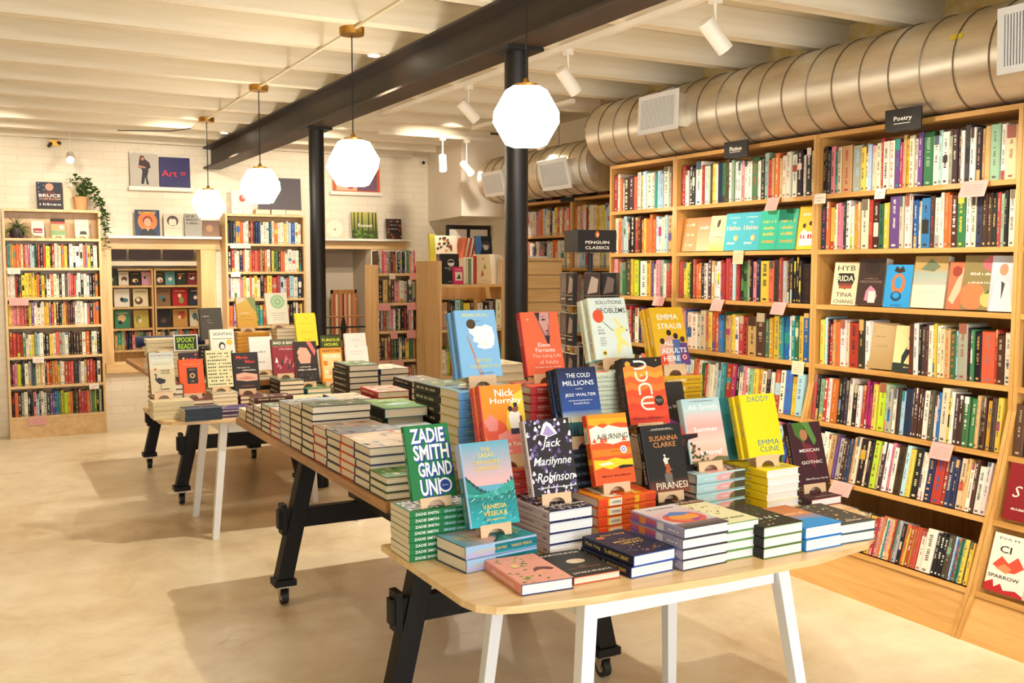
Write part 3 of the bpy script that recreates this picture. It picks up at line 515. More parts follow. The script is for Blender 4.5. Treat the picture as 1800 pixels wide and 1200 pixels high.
design('sunset', .164, .238, .0295, 'c9c4cc', pu, spine='8a86a8', sart=[('r', 0, 0, 1, 1, '9a94b0'), ('g', 0, 0, .5, 1, '7a4a9a', 'd8603a'), ('r', .18, 0, .30, 1, 'e0803a'), ('r', .52, 0, .64, 1, 'd8d0d4'), ('x', .82, .5, .2, .3, 'f0ecec')], board='2a2a34', pages='pages_white', short='grey-mauve book with a sunset', what='mauve and orange spined hardcover')
gr = [('r', 0, 0, 1, 1, 'e4e2b8')]
for k in range(24):
    x, y = .1 + .8*dr.random(), .35 + .6*dr.random(); gr.append(('e', x, y, .03, .02, dr.choice(['8a9a4a', 'b05a4a', '5a7a4a', 'c8a04a'])))
design('meadow', .150, .236, .027, 'e4e2b8', gr + [('x', .5, .2, .7, .05, '5c6a34')], spine='c9cf8a', board='5d8a3c', pages='pages_white', short='cream and green book with small flowers', what='cream hardcover with green boards')
bk = [('r', 0, 0, 1, 1, '2a2824')]
for k in range(30): bk.append(('r', *(lambda x, y: (x, y, x + .05, y + .02))(.06 + .84*dr.random(), .05 + .9*dr.random()), dr.choice(['d8d4c0', '6f8a5a', '9aa08a'])))
design('jazz', .156, .238, .0305, '2a2824', bk + [('x', .55, .34, .6, .08, 'e8e4d4')], spine='1d1b1a', board='5c7a34', pages='pages_white', short='black book flecked with white', what='black spined hardcover with green boards')
bl = [('g', 0, 0, 1, 1, '3a8ac8', 'c8854a'), ('p', [(0, .30), (.4, .36), (1, .28), (1, .0), (0, 0)], '2f92d8'), ('g', 0, .5, 1, 1, 'c98a5a', 'b46a3c')]
design('beach', .150, .236, .036, '3a8ac8', bl + [('x', .5, .6, .7, .05, 'e8d8c0')], spine='3a92d4', board='1f74c0', pages='pages_white', short='blue and copper book', what='blue spined hardcover with blue boards')
gy = [('r', 0, 0, 1, 1, '4a443a')]
for k in range(36): gy.append(('r', *(lambda x, y: (x, y, x + .06, y + .03))(.04 + .86*dr.random(), .05 + .88*dr.random()), dr.choice(['e4dcc8', 'b8b09c', '7a7264', 'd0a868'])))
design('greyprint', .152, .236, .030, '4a443a', gy + [('x', .5, .1, .4, .04, 'e8e0d0')], spine='3a4a50', board='3f565c', pages='pages_white', short='grey book printed with pale type', what='dark grey hardcover')
# --- second display
design('heron', .135, .235, .030, 'cdbd96', [('g', 0, .60, 1, 1, 'd9cfae', 'b9c6c0'), ('t', 'JON MEACHAM', .5, .925, .86, .04, 'a83c3c', .02), ('t', 'JOHN LEWIS &', .5, .72, .7, .035, 'a87a5a', .01), ('x', .5, .82, .8, .04, 'e4ddc4'), ('t', 'DREAM', .62, .56, .34, .04, '3c3428', .02), ('t', 'WEAVER', .62, .50, .38, .04, '3c3428', .02), ('e', .22, .60, .05, .05, 'd0482c'), ('p', [(.18, .36), (.34, .40), (.62, .34), (.56, .26), (.34, .24), (.24, .30)], '2c2636'), ('p', [(.18, .34), (.22, .34), (.27, .46), (.22, .50), (.14, .47), (.22, .46)], '2c2636'), ('r', .40, .12, .42, .26, '2c2636'), ('p', [(.25, .11), (.7, .13), (.78, .11), (.5, .10)], '2c2636'), ('x', .5, .055, .7, .02, 'a83c3c')], spine='8a5a3c', board='6b3a30', short='tan book with a wading bird')
design('passport', .140, .205, .022, 'e25a24', [('r', .30, .30, .74, .76, '23252c'), ('e', .52, .53, .11, .11, 'd8a860'), ('e', .52, .53, .06, .06, '23252c'), ('t', 'PASSPORT', .52, .70, .26, .025, 'd8a860'), ('x', .5, .86, .74, .022, 'f2a070'), ('r', .46, .36, .58, .38, 'd8a860')], spine='d24a1c', board='7a1c20', short='orange book with a dark emblem')
dots = [('r', 0, 0, 1, 1, 'ded8a8')]
for j in range(10):
    for i in range(11):
        if dr.random() < .8: dots.append(('r', .05 + i*.085, .06 + j*.092, .11 + i*.085, .095 + j*.092, dr.choice(['3a3a20', '6f7a1c', '2c2c1c'])))
design('dashes', .150, .222, .030, 'ded8a8', dots + [('r', .35, .80, .80, .86, 'ded8a8'), ('x', .5, .83, .3, .03, '3a3a20')], spine='8a8a50', sart=[('r', .05 + k*.06, .1, .08 + k*.06, .9, '3a3a20') for k in range(15)], board='b8a870', short='cream book patterned with dark dashes')
design('mademen', .152, .226, .028, '241d1c', [('t', 'Made', .36, .87, .46, .09, 'd23a30', .02), ('t', 'Men', .66, .75, .38, .09, 'd23a30', .02), ('t', 'THE STORY OF', .38, .59, .5, .03, 'efe2d4', .01), ('x', .6, .52, .5, .03, 'efe2d4'), ('p', [(.08, .26), (.08, .42), (.4, .46), (.92, .40), (.92, .24), (.5, .22)], 'dca58c'), ('p', [(.1, .30), (.5, .36), (.9, .30), (.5, .26)], 'c4826a'), ('x', .5, .10, .5, .025, 'b0604a')], spine='241d1c', board='5a2420', short='black book with red title and pink car')
mm = [('r', 0, 0, 1, 1, '8a2430'), ('r', 0, .78, 1, 1, '5c5a3c'), ('t', 'MAD & BAD', .5, .89, .86, .08, 'f0e6d4', .02), ('x', .5, .78, .8, .035, 'e0485c'), ('t', 'of the Regency', .6, .71, .6, .05, 'f0e6d4', .01)]
for k in range(12): mm.append(('p', (lambda x, y: [(x, y), (x + .03, y + .12), (x + .07, y + .16), (x + .12, y + .02)])(.1 + .07*k % .72, .10 + .32*dr.random()), dr.choice(['efe6da', '2c3a30', 'c06a70', '3c2c28'])))
design('madbad', .150, .222, .026, '8a2430', mm, spine='6a1c28', board='a83848', short='red and olive book with small figures')
pw = [('r', 0, 0, 1, 1, '2d2622'), ('p', [(.18, .46), (.10, .62), (.18, .80), (.42, .96), (.78, .96), (.95, .70), (.90, .46)], '3a2420'), ('p', [(.22, .46), (.12, .60), (.16, .66), (.10, .74), (.24, .86), (.55, .84), (.72, .66), (.66, .46)], 'd8a48c'), ('p', [(.55, .99), (.75, .99), (.95, .76), (.88, .64)], 'd8706a'), ('r', 0, 0, 1, .44, '2a2420'), ('x', .4, .38, .46, .03, 'efe2d4'), ('x', .5, .31, .8, .04, 'efe2d4')]
for k in range(16): pw.append(('e', .1 + .8*dr.random(), .03 + .2*dr.random(), .012, .012, dr.choice(['6fae8a', 'c8a0c0', 'e4dcc8'])))
design('womanface', .146, .260, .034, '2d2622', pw, spine='8a2c30', sart=[('x', .5, .5, .3, .5, 'efe2d4')], board='2f5a58', short='dark book with a woman in profile')
design('orangewomen', .138, .218, .024, 'e8952a', [('t', 'VANITY FAIR', .5, .915, .9, .075, '3a2410', .03), ('r', .06, .10, .94, .84, 'f0c98c')] + [('r', x, y, x + .2, y + .14, 'df7c1c') for x, y in ((.08, .48), (.55, .48), (.3, .22), (.7, .14))] + [('t', "WOMEN", .5, .75, .8, .11, 'f8ead0', .02), ('t', 'ON', .62, .55, .3, .10, 'f8ead0', .02), ('t', 'WOMEN', .5, .30, .8, .11, 'f8ead0', .02)], spine='d8801c', board='c86a14', short='orange book with cream capitals')
sn = [('r', 0, 0, 1, 1, 'e9e0cc'), ('t', 'SONTAG', .52, .865, .80, .085, '26221f', .02), ('r', .08, .72, .92, .735, '26221f'), ('e', .78, .62, .13, .13, 'e0b63a'), ('e', .46, .52, .14, .17, '2a2422'), ('e', .47, .50, .09, .11, 'e9dccb')]
for k in range(26): sn.append(('p', (lambda x, y: [(x, y), (x + .05, y + .05), (x + .08, y), (x + .03, y - .03)])(.04 + .84*dr.random(), .06 + .34*dr.random()), dr.choice(['3a342e', '8a8474', '55504a'])))
design('sontag', .152, .226, .040, 'e9e0cc', sn, spine='ddd2b8', sart=[('t', 'SONTAG', .3, .5, .4, .5, '26221f')], board='d8ccb0', short='cream book titled in black capitals')
design('whitejs', .152, .224, .030, 'e9e4d8', [('x', .5, .55, .3, .04, '3a3632'), ('t', 'John', .22, .36, .22, .05, '3a3632', .01), ('t', 'Steinbeck', .36, .26, .5, .05, '3a3632', .01), ('r', .12, .08, .28, .14, '2c2826')], spine='dcd6c8', board='d8d0bc', short='plain white book with small grey type')
design('yellowleaf', .138, .218, .026, 'e6b83a', [('g', 0, 0, 1, 1, 'e2a83a', 'ecc868'), ('p', [(.55, 1), (.7, .78), (.88, .6), (1, .52), (1, 1)], '9dab72'), ('p', [(0, 1), (0, .78), (.4, .9), (.55, 1)], 'f0e6c8'), ('x', .38, .50, .44, .045, 'f4e8c4'), ('x', .42, .38, .5, .045, 'c98a2c'), ('x', .48, .27, .7, .045, 'c98a2c')], spine='dca030', board='e0a838', short='yellow book with a sage green corner')
design('greencircle', .152, .224, .030, 'f0ebd2', [('e', .54, .72, .34, .34, 'a9cf9f'), ('e', .54, .72, .25, .25, 'bcd8ae'), ('e', .54, .72, .16, .16, 'a0c898'), ('e', .54, .72, .04, .04, 'f6f2dc')] + [('x', .52, .36 - k*.07, .7 - .06*k, .022, '9a9474') for k in range(4)], spine='e8e0c0', board='e4dab4', short='cream book with a pale green disc')
design('yellownote', .142, .222, .030, 'ecd531', [('t', 'The', .5, .84, .2, .05, 'c4a01c'), ('t', 'Death and Life of', .5, .68, .7, .05, 'c4a01c'), ('t', 'Charlie', .5, .42, .6, .07, 'c4a01c', 0, .3), ('x', .5, .2, .4, .04, 'c4a01c')], spine='dcc428', board='e0c830', short='bright yellow book')
design('furious', .146, .222, .026, '26241c', [('r', 0, .48, 1, .97, '3c4a1c'), ('t', 'FURIOUS', .5, .84, .86, .09, 'dfe03c', .03), ('t', 'HOURS', .5, .70, .66, .09, 'dfe03c', .03), ('x', .6, .54, .7, .05, 'f0ecd8'), ('x', .5, .3, .6, .06, 'f0ecd8')], spine='26241c', board='3c3a24', short='black book with yellow-green capitals')
design('circewhite', .150, .228, .026, 'efeadf', [('t', 'Circe', .5, .80, .36, .05, 'a8a290'), ('e', .5, .60, .02, .03, '3a3a3a'), ('r', .58, .04, .96, .22, '2a3448'), ('x', .78, .13, .24, .06, 'efeadf')], spine='e6e0d0', board='e0d8c4', short='white book with a navy corner block')
design('pinkfigure', .148, .222, .024, 'ecdcd2', [('x', .5, .86, .6, .025, 'c08a8a'), ('x', .5, .79, .5, .02, 'c08a8a'), ('p', [(.38, .22), (.40, .40), (.48, .50), (.56, .50), (.64, .40), (.66, .22)], '8f7aa8'), ('e', .52, .48, .07, .09, '6a5684'), ('e', .52, .47, .04, .05, 'd8b8b0')], spine='e4d0c6', board='d8c0b4', short='pale pink book with a violet figure')
design('greyhard', .150, .224, .030, '4a443a', [('x', .26, .74, .3, .035, 'e4dcc8'), ('x', .4, .62, .2, .03, 'b0a894'), ('x', .46, .54, .24, .03, 'b0a894'), ('x', .64, .22, .56, .025, 'e4dcc8'), ('e', .72, .10, .03, .03, 'c8532c')] + [('e', .1 + .8*dr.random(), .3 + .6*dr.random(), .012, .012, '8a8474') for k in range(16)], spine='3a3630', board='332f2a', short='charcoal book with small white type')
design('pinkonblack', .120, .140, .020, '2a1a1e', [('x', .6, .7, .5, .12, 'e0487a'), ('x', .62, .5, .34, .14, 'e0487a'), ('e', .2, .74, .06, .06, 'e8c04a'), ('e', .85, .9, .06, .06, 'e0487a'), ('r', .12, .36, .3, .44, 'd8c8a8')], spine='2a1a1e', board='1c1214', short='black book with pink lettering')
# plain page-edge-outward stacks of the long tables
for k_, (brd_, cv_) in dict(blk=('26221f', '6a7a5a'), blk2=('1f1d1c', '8a8274'), red=('b3262a', 'b8a08c'), nav=('27305e', 'c8b49a'), org=('d4491f', 'd0b898'), brn=('5a3a2a', 'a08a6c'), slv=('7c8aa0', 'a8b0b4'), crm=('d8c8a0', 'd9cba6'), grn=('2c4a30', '5f8c46'), nv2=('23264c', '8a8a90'), mar=('5a1a20', '6a2a2a'), tea=('3f8c88', '5a8a50'), drk=('2c3440', '39424e'), pur=('4a3a66', '5c4a7a'), choc=('4a2a20', '5a3226')).items():
    a_ = [('g', 0, 0, 1, 1, cv_, cv_)]
    for q in range(12):
        x, y = dr.random() * .8, dr.random() * .85; a_.append(('p', [(x, y), (x + .2, y + .03), (x + .18, y + .10), (x + .02, y + .08)], dr.choice([brd_, 'e4dcc4', cv_, 'b8a888', '7a8a9a'])))
    a_.append(('x', .5, .12, .4, .04, 'efe6d0'))
    nm_ = dict(blk='black', blk2='black', red='red', nav='navy', org='orange-red', brn='brown', slv='slate blue', crm='cream', grn='dark green', nv2='navy', mar='maroon', tea='teal', drk='dark slate', pur='purple', choc='chocolate brown')[k_]
    for sz, (w_, h_, t_) in dict(a=(.150, .232, .028), b=(.146, .220, .024), c=(.156, .238, .033), d=(.185, .270, .036)).items():
        design(k_ + sz, w_, h_, t_, cv_, a_, spine=brd_, sart=scribble(.1, .8, .5, .4, 'd8ccb0', dr), board=brd_, short=f'{nm_} book', what=f'hardcover with {nm_} boards and cream page edges')
design('greencover', .185, .275, .038, '5f8c46', [('g', 0, 0, 1, 1, '5f8c46', '86a860'), ('p', [(.2, .4), (.5, .52), (.9, .46), (.7, .36), (.4, .34)], 'a8c8d0'), ('p', [(.1, .6), (.4, .7), (.6, .62), (.3, .56)], '3c6a2c'), ('x', .5, .8, .4, .05, 'efe6d0')], spine='23262c', board='2f6f6a', short='large green illustrated book', what='large green illustrated book')
design('bluepb', .126, .198, .013, '3a4656', [('x', .5, .5, .4, .05, 'a8b4c0')], spine='2f3a48', hard=False, pages='pages', short='slate blue paperback', what='slim slate blue paperback')
design('cream_pb', .140, .215, .024, 'd8c8a0', [('x', .5, .5, .4, .05, '8a7a5a')], spine='d0bf94', hard=False, short='cream paperback', what='cream paperback with cream page edges')
design('yelstack', .142, .220, .026, 'e3a63c', [], spine='dea23a', sart=[('x', .45, .5, .6, .5, 'b8741c')], board='d89a30', short='golden yellow book', what='golden yellow spined hardcover')
# ------------------------------------------------------------------ room shell
XL, XR, Y0, Y1, ZC = -2.2, 4.06, -2.6, 9.7, 2.74
m = MB(); m.box(XL - .1, 5.6, Y0 - .1, 13.0, -0.1, 0, 'floor'); struct('floor', m)
m = MB(); m.box(XL, 5.6, Y0, 9.8, ZC, ZC + .06, 'ceil'); struct('ceiling', m)
# joists run across the room
jp = None
for k in range(21):
    y = 3.26 + .58 * (k - 9)
    if jp is None:
        m = MB(); m.box(XL, XR, -.04, .04, 2.60, ZC - .001, 'joist'); jp = m.build('trim_1', loc=(0, y, 0)); jp['kind'] = 'structure'
    else: q = dup(jp); q.location = (0, y, 0)
m = MB(); m.box(XL - .1, XL, Y0, 9.8, 0, ZC, 'plainwall'); struct('wall_left', m)
m = MB(); m.box(XR, XR + .12, Y0, 5.58, 0, ZC, 'plaster'); m.box(XR, 4.72, 5.58, 5.66, 0, ZC, 'plaster'); m.box(4.62, 4.72, 5.66, 9.8, 0, ZC, 'plainwall'); struct('wall_right', m)
# shop front behind the camera: wall with a wide opening for the daylight
m = MB(); m.box(XL, -1.0, Y0 - .1, Y0, 0, ZC, 'plainwall'); m.box(3.4, XR + .2, Y0 - .1, Y0, 0, ZC, 'plainwall'); m.box(-1.0, 3.4, Y0 - .1, Y0, 2.65, ZC, 'plainwall'); m.box(-1.0, 3.4, Y0 - .1, Y0, 0, .35, 'plainwall'); struct('wall_front', m)
# back wall with the opening (x 1.13..1.93, z .60..1.66) and the niche (x 3.10..3.63, z 0..1.68)
m = MB(); B = (Y1, Y1 + .16)
m.box(XL, 1.13, *B, 0, ZC, 'brick'); m.box(1.93, 3.10, *B, 0, ZC, 'brick'); m.box(3.63, 4.72, *B, 0, ZC, 'brick')
m.box(1.13, 1.93, *B, 0, .60, 'brick'); m.box(1.13, 1.93, *B, 1.66, ZC, 'brick'); m.box(3.10, 3.63, *B, 1.68, ZC, 'brick')
struct('wall_back', m)
m = MB(); m.box(3.0, 3.75, 10.25, 10.3, 0, 1.8, 'nichewall'); m.box(3.04, 3.10, Y1 + .16, 10.25, 0, 1.8, 'nichewall'); m.box(3.63, 3.69, Y1 + .16, 10.25, 0, 1.8, 'nichewall'); m.box(3.04, 3.69, Y1 + .16, 10.25, 1.68, 1.8, 'nichewall'); struct('wall_niche', m)
# other room
m = MB(); m.box(0.2, 3.0, 12.2, 12.3, 0, 2.9, 'plainwall'); m.box(0.2, .3, 9.86, 12.2, 0, 2.9, 'plainwall'); m.box(2.9, 3.0, 9.86, 12.2, 0, 2.9, 'plainwall'); m.box(0.2, 3.0, 9.86, 12.3, 2.9, 3.0, 'plainwall'); struct('wall_far', m)
# window surround
m = MB(); yy = (Y1 - .03, Y1 + .17)
m.box(1.04, 1.136, *yy, .602, 1.642, 'pale_z'); m.box(1.922, 2.06, *yy, .602, 1.642, 'pale_z'); m.box(1.00, 2.10, Y1 - .036, Y1 + .17, 1.643, 1.737, 'pale_x'); m.box(1.06, 2.00, Y1 - .05, Y1 + .17, .515, .601, 'pale_x')
struct('window_1', m, bevel=.003)
m = MB(); m.box(3.02, 4.02, Y1 - .02, Y1 + .0, 1.66, 1.735, 'pale_x'); struct('trim_2', m)
# boxed-in soffit in the far corner
m = MB(); m.prism([(4.27, 9.7), (4.06, 8.45), (4.62, 8.40), (4.62, 9.7)], 1.955, 2.72, 'z', 'whitepaint'); struct('wall_soffit', m)
# steel beam, an I-section, and its columns
m = MB(); bx = 2.05; m.prism([(bx-.08,2.40),(bx+.08,2.40),(bx+.08,2.413),(bx+.006,2.42),(bx+.006,2.578),(bx+.08,2.586),(bx+.08,2.599),(bx-.08,2.599),(bx-.08,2.586),(bx-.006,2.578),(bx-.006,2.42),(bx-.08,2.413)], -2.5, 9.7, 'y', 'beam')
struct('beam', m)
for k, y in enumerate((3.73, 6.48)):
    m = MB(); m.tube([(0, 0, 0), (0, 0, 2.385)], .05, 'column', 28); o = struct('column', m, smooth='auto', loc=(bx, y, 0)); o['label'] = ['black steel column rising behind the front display of novels', 'farther black steel column beside the second display table'][k]
    q = MB(); q.box(-.085, .085, -.085, .085, 2.385, 2.399, 'column'); c = q.build('cap_plate', parent=o); c['kind'] = 'structure'
# ------------------------------------------------------------------ ducts
def duct(name, x, z, r, y0, y1, pitch, label, grilles):
    root = empty(name, (x, y0, z), label=label, cat='duct'); L = y1 - y0
    m = MB(); n = 48
    pr = [(r - .004, 0), (r, .002), (r, L - .002), (r - .03, L)]; vs = []; fs = []
    for rr_, yy_ in pr: vs += [(rr_ * math.cos(2*math.pi*k/n), yy_, rr_ * math.sin(2*math.pi*k/n)) for k in range(n)]
    for i in range(len(pr) - 1):
        for k in range(n): fs.append((i*n+k, (i+1)*n+k, (i+1)*n+(k+1)%n, i*n+(k+1)%n))
    fs += [tuple(range(n)), tuple(range(len(pr)*n - 1, (len(pr)-1)*n - 1, -1))]
    m.raw(vs, fs, 'duct'); m.build('spiral_tube', root, smooth='auto')
    s = MB(); N = int(L / pitch * 40); pts = [((r + .0015) * math.cos(2*math.pi*i/40), .01 + i * pitch / 40, (r + .0015) * math.sin(2*math.pi*i/40)) for i in range(N)]
    s.tube(pts, .0035, 'seam', 4); s.build('spiral_seam', root)
    for (gy, gl, gh, ang, col) in grilles:
        a = R(ang); Xg = Matrix.Translation((0, gy - y0, 0)) @ Matrix.Rotation(-a, 4, 'Y')
        g = MB(); g.X = Xg; d0, d1 = -r - .075, -r * .86
        g.box(d0 + .01, d1, -gl/2 + .02, gl/2 - .02, -gh/2 + .02, gh/2 - .02, 'duct'); g.box(d0 + .009, d0 + .0099, -gl/2 + .03, gl/2 - .03, -gh/2 + .03, gh/2 - .03, 'darkpot'); g.build('grille_neck', root)  # dark plate stands in for the shade between the louvers
        g = MB(); g.X = Xg; f = .028
        for (a0, a1, b0, b1) in ((-gl/2, gl/2, -gh/2, -gh/2 + f), (-gl/2, gl/2, gh/2 - f, gh/2), (-gl/2, -gl/2 + f, -gh/2 + f, gh/2 - f), (gl/2 - f, gl/2, -gh/2 + f, gh/2 - f)): g.box(d0, d0 + .012, a0, a1, b0, b1, 'whitemetal')
        gr = g.build('grille_frame', root); gr['label'] = 'white register frame'
        g = MB(); g.X = Xg; k = -gl/2 + f + .004
        while k < gl/2 - f - .004: g.box(d0 + .001, d0 + .008, k, k + .006, -gh/2 + f, gh/2 - f, 'whitemetal'); k += .0125
        g.build('louver', root)
    return root
d1 = duct('spiral_duct', 3.80, 2.366, .205, .4, 5.60, .165, 'long galvanised spiral duct running above the nearer tall bookcases', [(4.72, .37, .225, -2, 0), (2.32, .46, .25, 2, 0)])
d2 = duct('spiral_duct', 4.0, 2.215, .19, 5.93, 7.62, .15, 'shorter galvanised spiral duct beyond, ending at the boxed-in corner', [(6.25, .40, .22, 14, 0), (7.2, .36, .2, 14, 0)])
m = MB(); m.X = Matrix.Rotation(R(20), 4, 'Y'); m.box(-.2075, -.2055, -.03, .03, -.012, .012, 'print', 'd8c43a'); q = m.build('sticker', d1, loc=(0, 2.80 - .4, 0)); q['label'] = 'small yellow sticker'
for k, (yy_, xx_, zz_) in enumerate(((5.2, 3.80, 2.57), (3.6, 3.80, 2.57), (6.6, 4.0, 2.405))):
    m = MB(); m.tube([(xx_, yy_, zz_ - .01), (xx_, yy_, 2.60)], .004, 'steel', 6); tag(m.build('hanger_rod'), ['thin rod holding the nearer duct near its far end', 'thin rod holding the nearer duct halfway along', 'thin rod holding the farther duct'][k], 'rod')
# ------------------------------------------------------------------ pendant lamps, conduit
PHI = (1 + 5 ** .5) / 2
def dodeca(rad):
    import bmesh
    bm = bmesh.new(); pts = [(a, b, c) for a in (-1, 1) for b in (-1, 1) for c in (-1, 1)]
    for a in (-1, 1):
        for b in (-1, 1): pts += [(0, a/PHI, b*PHI), (a/PHI, b*PHI, 0), (a*PHI, 0, b/PHI)]
    rot = Matrix.Rotation(math.atan(1 / PHI), 4, 'Y'); k = rad / 3 ** .5
    vs = [bm.verts.new(rot @ (Vector(p) * k)) for p in pts]
    bmesh.ops.convex_hull(bm, input=vs); bmesh.ops.dissolve_limit(bm, angle_limit=R(5), verts=bm.verts, edges=bm.edges)
    bmesh.ops.bevel(bm, geom=list(bm.edges), offset=.003, segments=1, affect='EDGES')
    bm.verts.index_update(); V = [tuple(v.co) for v in bm.verts]; F = [[v.index for v in f.verts] for f in bm.faces]; bm.free(); return V, F
DV, DF = dodeca(.130)
PX = 1.605
def pendant(y, zg, rz, label, x=1.605):
    root = empty('pendant_lamp', (x, y, 0), R(rz), label=label, cat='lamp')
    m = MB(); m.tube([(0, 0, 2.572), (0, 0, 2.598)], .058, 'brass', 32); m.tube([(0, 0, 2.599), (0, 0, 2.565)], .0555, 'brass', 32); m.build('canopy', root, smooth='auto')
    m = MB(); zt = zg + max(v[2] for v in DV)
    m.tube([(0, 0, zt + .02), (0.0015, 0.001, 2.35), (-.001, 0, 2.2), (0, 0, 2.57)][0:1] + [(0, 0, 2.57)], .0032, 'cord', 6); m.build('cord', root)
    m = MB(); m.tube([(0, 0, zt - .004), (0, 0, zt + .014)], .043, 'brass', 28); m.tube([(0, 0, zt + .014), (0, 0, zt + .035)], [.014, .008], 'brass', 12); m.build('fitter_cap', root, smooth='auto')
    m = MB(); m.raw([(a, b, c + zg) for a, b, c in DV], DF, 'globe'); m.build('globe', root)
    return root
pendant(3.20, 2.035, 24, 'faceted white glass pendant nearest the camera, in front of the steel column', 1.80)
pendant(4.51, 1.975, 28, 'faceted white glass pendant hanging over the long table of stacked books')
pendant(6.21, 1.985, 40, 'faceted white glass pendant hanging before the narrow bookcase on the back wall')
pendant(7.74, 1.955, 62, 'faceted white glass pendant farthest away, near the end of the steel beam')
pts = [(PX, -2.4, 2.588), (PX, 8.3, 2.588)]
m = MB(); m.tube(pts, .008, 'conduit', 8); m.tube([(PX, 8.3, 2.588), (PX - .12, 8.55, 2.586), (PX - .5, 8.75, 2.59)], .004, 'cord', 6)
tag(m.build('conduit'), 'cream conduit pipe linking the brass canopies along the ceiling', 'pipe')
m = MB(); m.tube([(3.0, -1.5, 2.575), (3.0, 8.8, 2.575)], .007, 'conduit', 8)
# track with spotlights
m = MB(); m.box(2.655, 2.685, 1.2, 6.9, 2.572, 2.599, 'whitepaint'); tag(m.build('lighting_track'), 'white lighting track fixed to the joists above the aisle', 'lighting track')
m = MB(); m.box(3.0, 4.05, 7.79, 7.82, 2.572, 2.599, 'whitepaint'); tag(m.build('lighting_track'), 'short white lighting track before the boxed-in corner', 'lighting track')
m = MB(); m.box(3.55, 3.58, 5.7, 7.2, 2.572, 2.599, 'whitepaint'); tag(m.build('lighting_track'), 'white lighting track beside the farther duct', 'lighting track')
def spot(p, q, label, r=.034, L=.15, top=2.575):
    root = empty('track_spotlight', p, label=label, cat='spotlight'); d = (Vector(q) - Vector(p)).normalized(); X = d.to_track_quat('Z', 'Y').to_matrix().to_4x4()
    m = MB(); m.X = X; n = 24; pr = [(r*.55, -L/2), (r, -L/2 + .008), (r, L/2), (r*.86, L/2), (r*.84, L/2 - .02)]; vs = []; fs = []
    for a, b in pr: vs += [(a*math.cos(2*math.pi*k/n), a*math.sin(2*math.pi*k/n), b) for k in range(n)]
    for i in range(4):
        for k in range(n): fs.append((i*n+k, i*n+(k+1)%n, (i+1)*n+(k+1)%n, (i+1)*n+k))
    fs.append(tuple(range(n-1, -1, -1))); m.raw(vs, fs, 'whitepaint'); m.build('lamp_head', root, smooth='auto')
    m = MB(); m.X = X; m.tube([(0, 0, L/2 - .022), (0, 0, L/2 - .018)], r*.82, 'ledface', 20); m.build('lens', root)
    m = MB(); m.tube([(0, 0, 0), (0, 0, top - p[2] - .025)], .006, 'whitepaint', 8); m.box(-.02, .02, -.02, .02, top - p[2] - .03, top - p[2], 'whitepaint'); m.build('bracket', root)
for k, (p, q) in enumerate(TRACK_HEADS):
    if k in (3,): spot(p, q, 'white track spotlight nearest the camera above the aisle'); continue
    spot(p, q, ['white tubular spotlight hanging nearest the large duct', 'white tubular spotlight above the aisle before the duct end', 'white spotlight above the aisle beyond the duct end', '', 'white spotlight on the short track, aimed at the low bookshelves', 'lit white spotlight beside the boxed-in corner', 'white spotlight before the farther duct'][k])
spot((0.80, 9.40, 2.42), (0.75, 8.9, 2.2), 'bright bare spotlight over the bookcase with the plants', top=2.739)
m = MB(); m.box(-.045, .045, -.03, .0, -.02, .03, 'brass'); m.tube([(-.03, -.03, 0), (-.05, -.06, -.03)], .015, 'darkpot', 8); m.tube([(.03, -.03, .01), (.04, -.06, .0)], .013, 'darkpot', 8)
tag(m.build('junction_box', loc=(.70, 9.699, 2.56)), 'rusty electrical box on the brick wall above the bookcase with plants', 'electrical box')
m = MB(); m.box(-.02, .02, -.02, .0, -.02, .03, 'whitepaint'); m.tube([(0, -.02, .0), (0, -.05, .0)], .026, 'whitepaint', 16); m.tube([(0, -.05, .0), (0, -.054, .0)], .018, 'black', 16)
tag(m.build('security_camera', loc=(4.20, 9.699, 2.56)), 'small white security camera where the brick wall meets the soffit', 'camera')
for k, (x_, y_, e_) in enumerate(JOIST_SPOTS):
    m = MB(); m.tube([(x_, y_, 2.5995), (x_, y_, 2.588)], .036, 'whitepaint', 20); m.tube([(x_, y_, 2.5875), (x_, y_, 2.5865)], .028, 'ledface', 20); tag(m.build('joist_downlight'), ['small round light glowing under the joists beyond the nearest column', 'small round light under the joists overhead, out of view', 'small round light under the joists near the back wall'][k], 'light')
# ------------------------------------------------------------------ bookcases
def bookcase(name, X, Wd, Ht, dep, shelves, label, front=None, kick=None, top=True, wood=('shelf_y', 'shelf_z'), back=True, th=.019, sidecut=None):
    """local frame: x = into the case (front at 0), y = along; parts of their own"""
    root = empty(name, label=label, cat='bookcase'); root.matrix_world = X; wy, wz = wood
    fr = front or (lambda z: 0.0); zs = sorted({0.0, Ht} | set(z for z in ((.03, .1, .17, .2, .3, .42, .55, .7, .8, .9) if front else ()) if z < Ht))
    for yy in ((0, th), (Wd - th, Wd)):
        m = MB(); m.prism([(fr(z), z) for z in zs] + [(dep, Ht), (dep, 0)], *yy, 'y', wz); m.build('side_panel', root)
    if back:
        m = MB(); m.box(dep - .008, dep, th, Wd - th, .02, Ht, wz); m.build('back_panel', root)
    if top:
        m = MB(); m.box(fr(Ht), dep - .008, th, Wd - th, Ht - .022, Ht, wy); m.build('top_panel', root)
    for (z, tilt) in shelves:
        m = MB(); f = fr(z); c = dep - .01 - f
        m.X = Matrix.Translation((f + .002, 0, z)) @ Matrix.Rotation(R(tilt), 4, 'Y'); m.box(0, min(c, .30), th, Wd - th, -.022, 0, wy); m.build('shelf', root)
    if kick:
        m = MB(); z = kick; m.prism([(fr(0) + .004, 0), (fr(z) + .004, z - .023), (fr(z) + .022, z - .023), (fr(0) + .022, 0)], th, Wd - th, 'y', wy); m.build('kick_board', root)
    return root
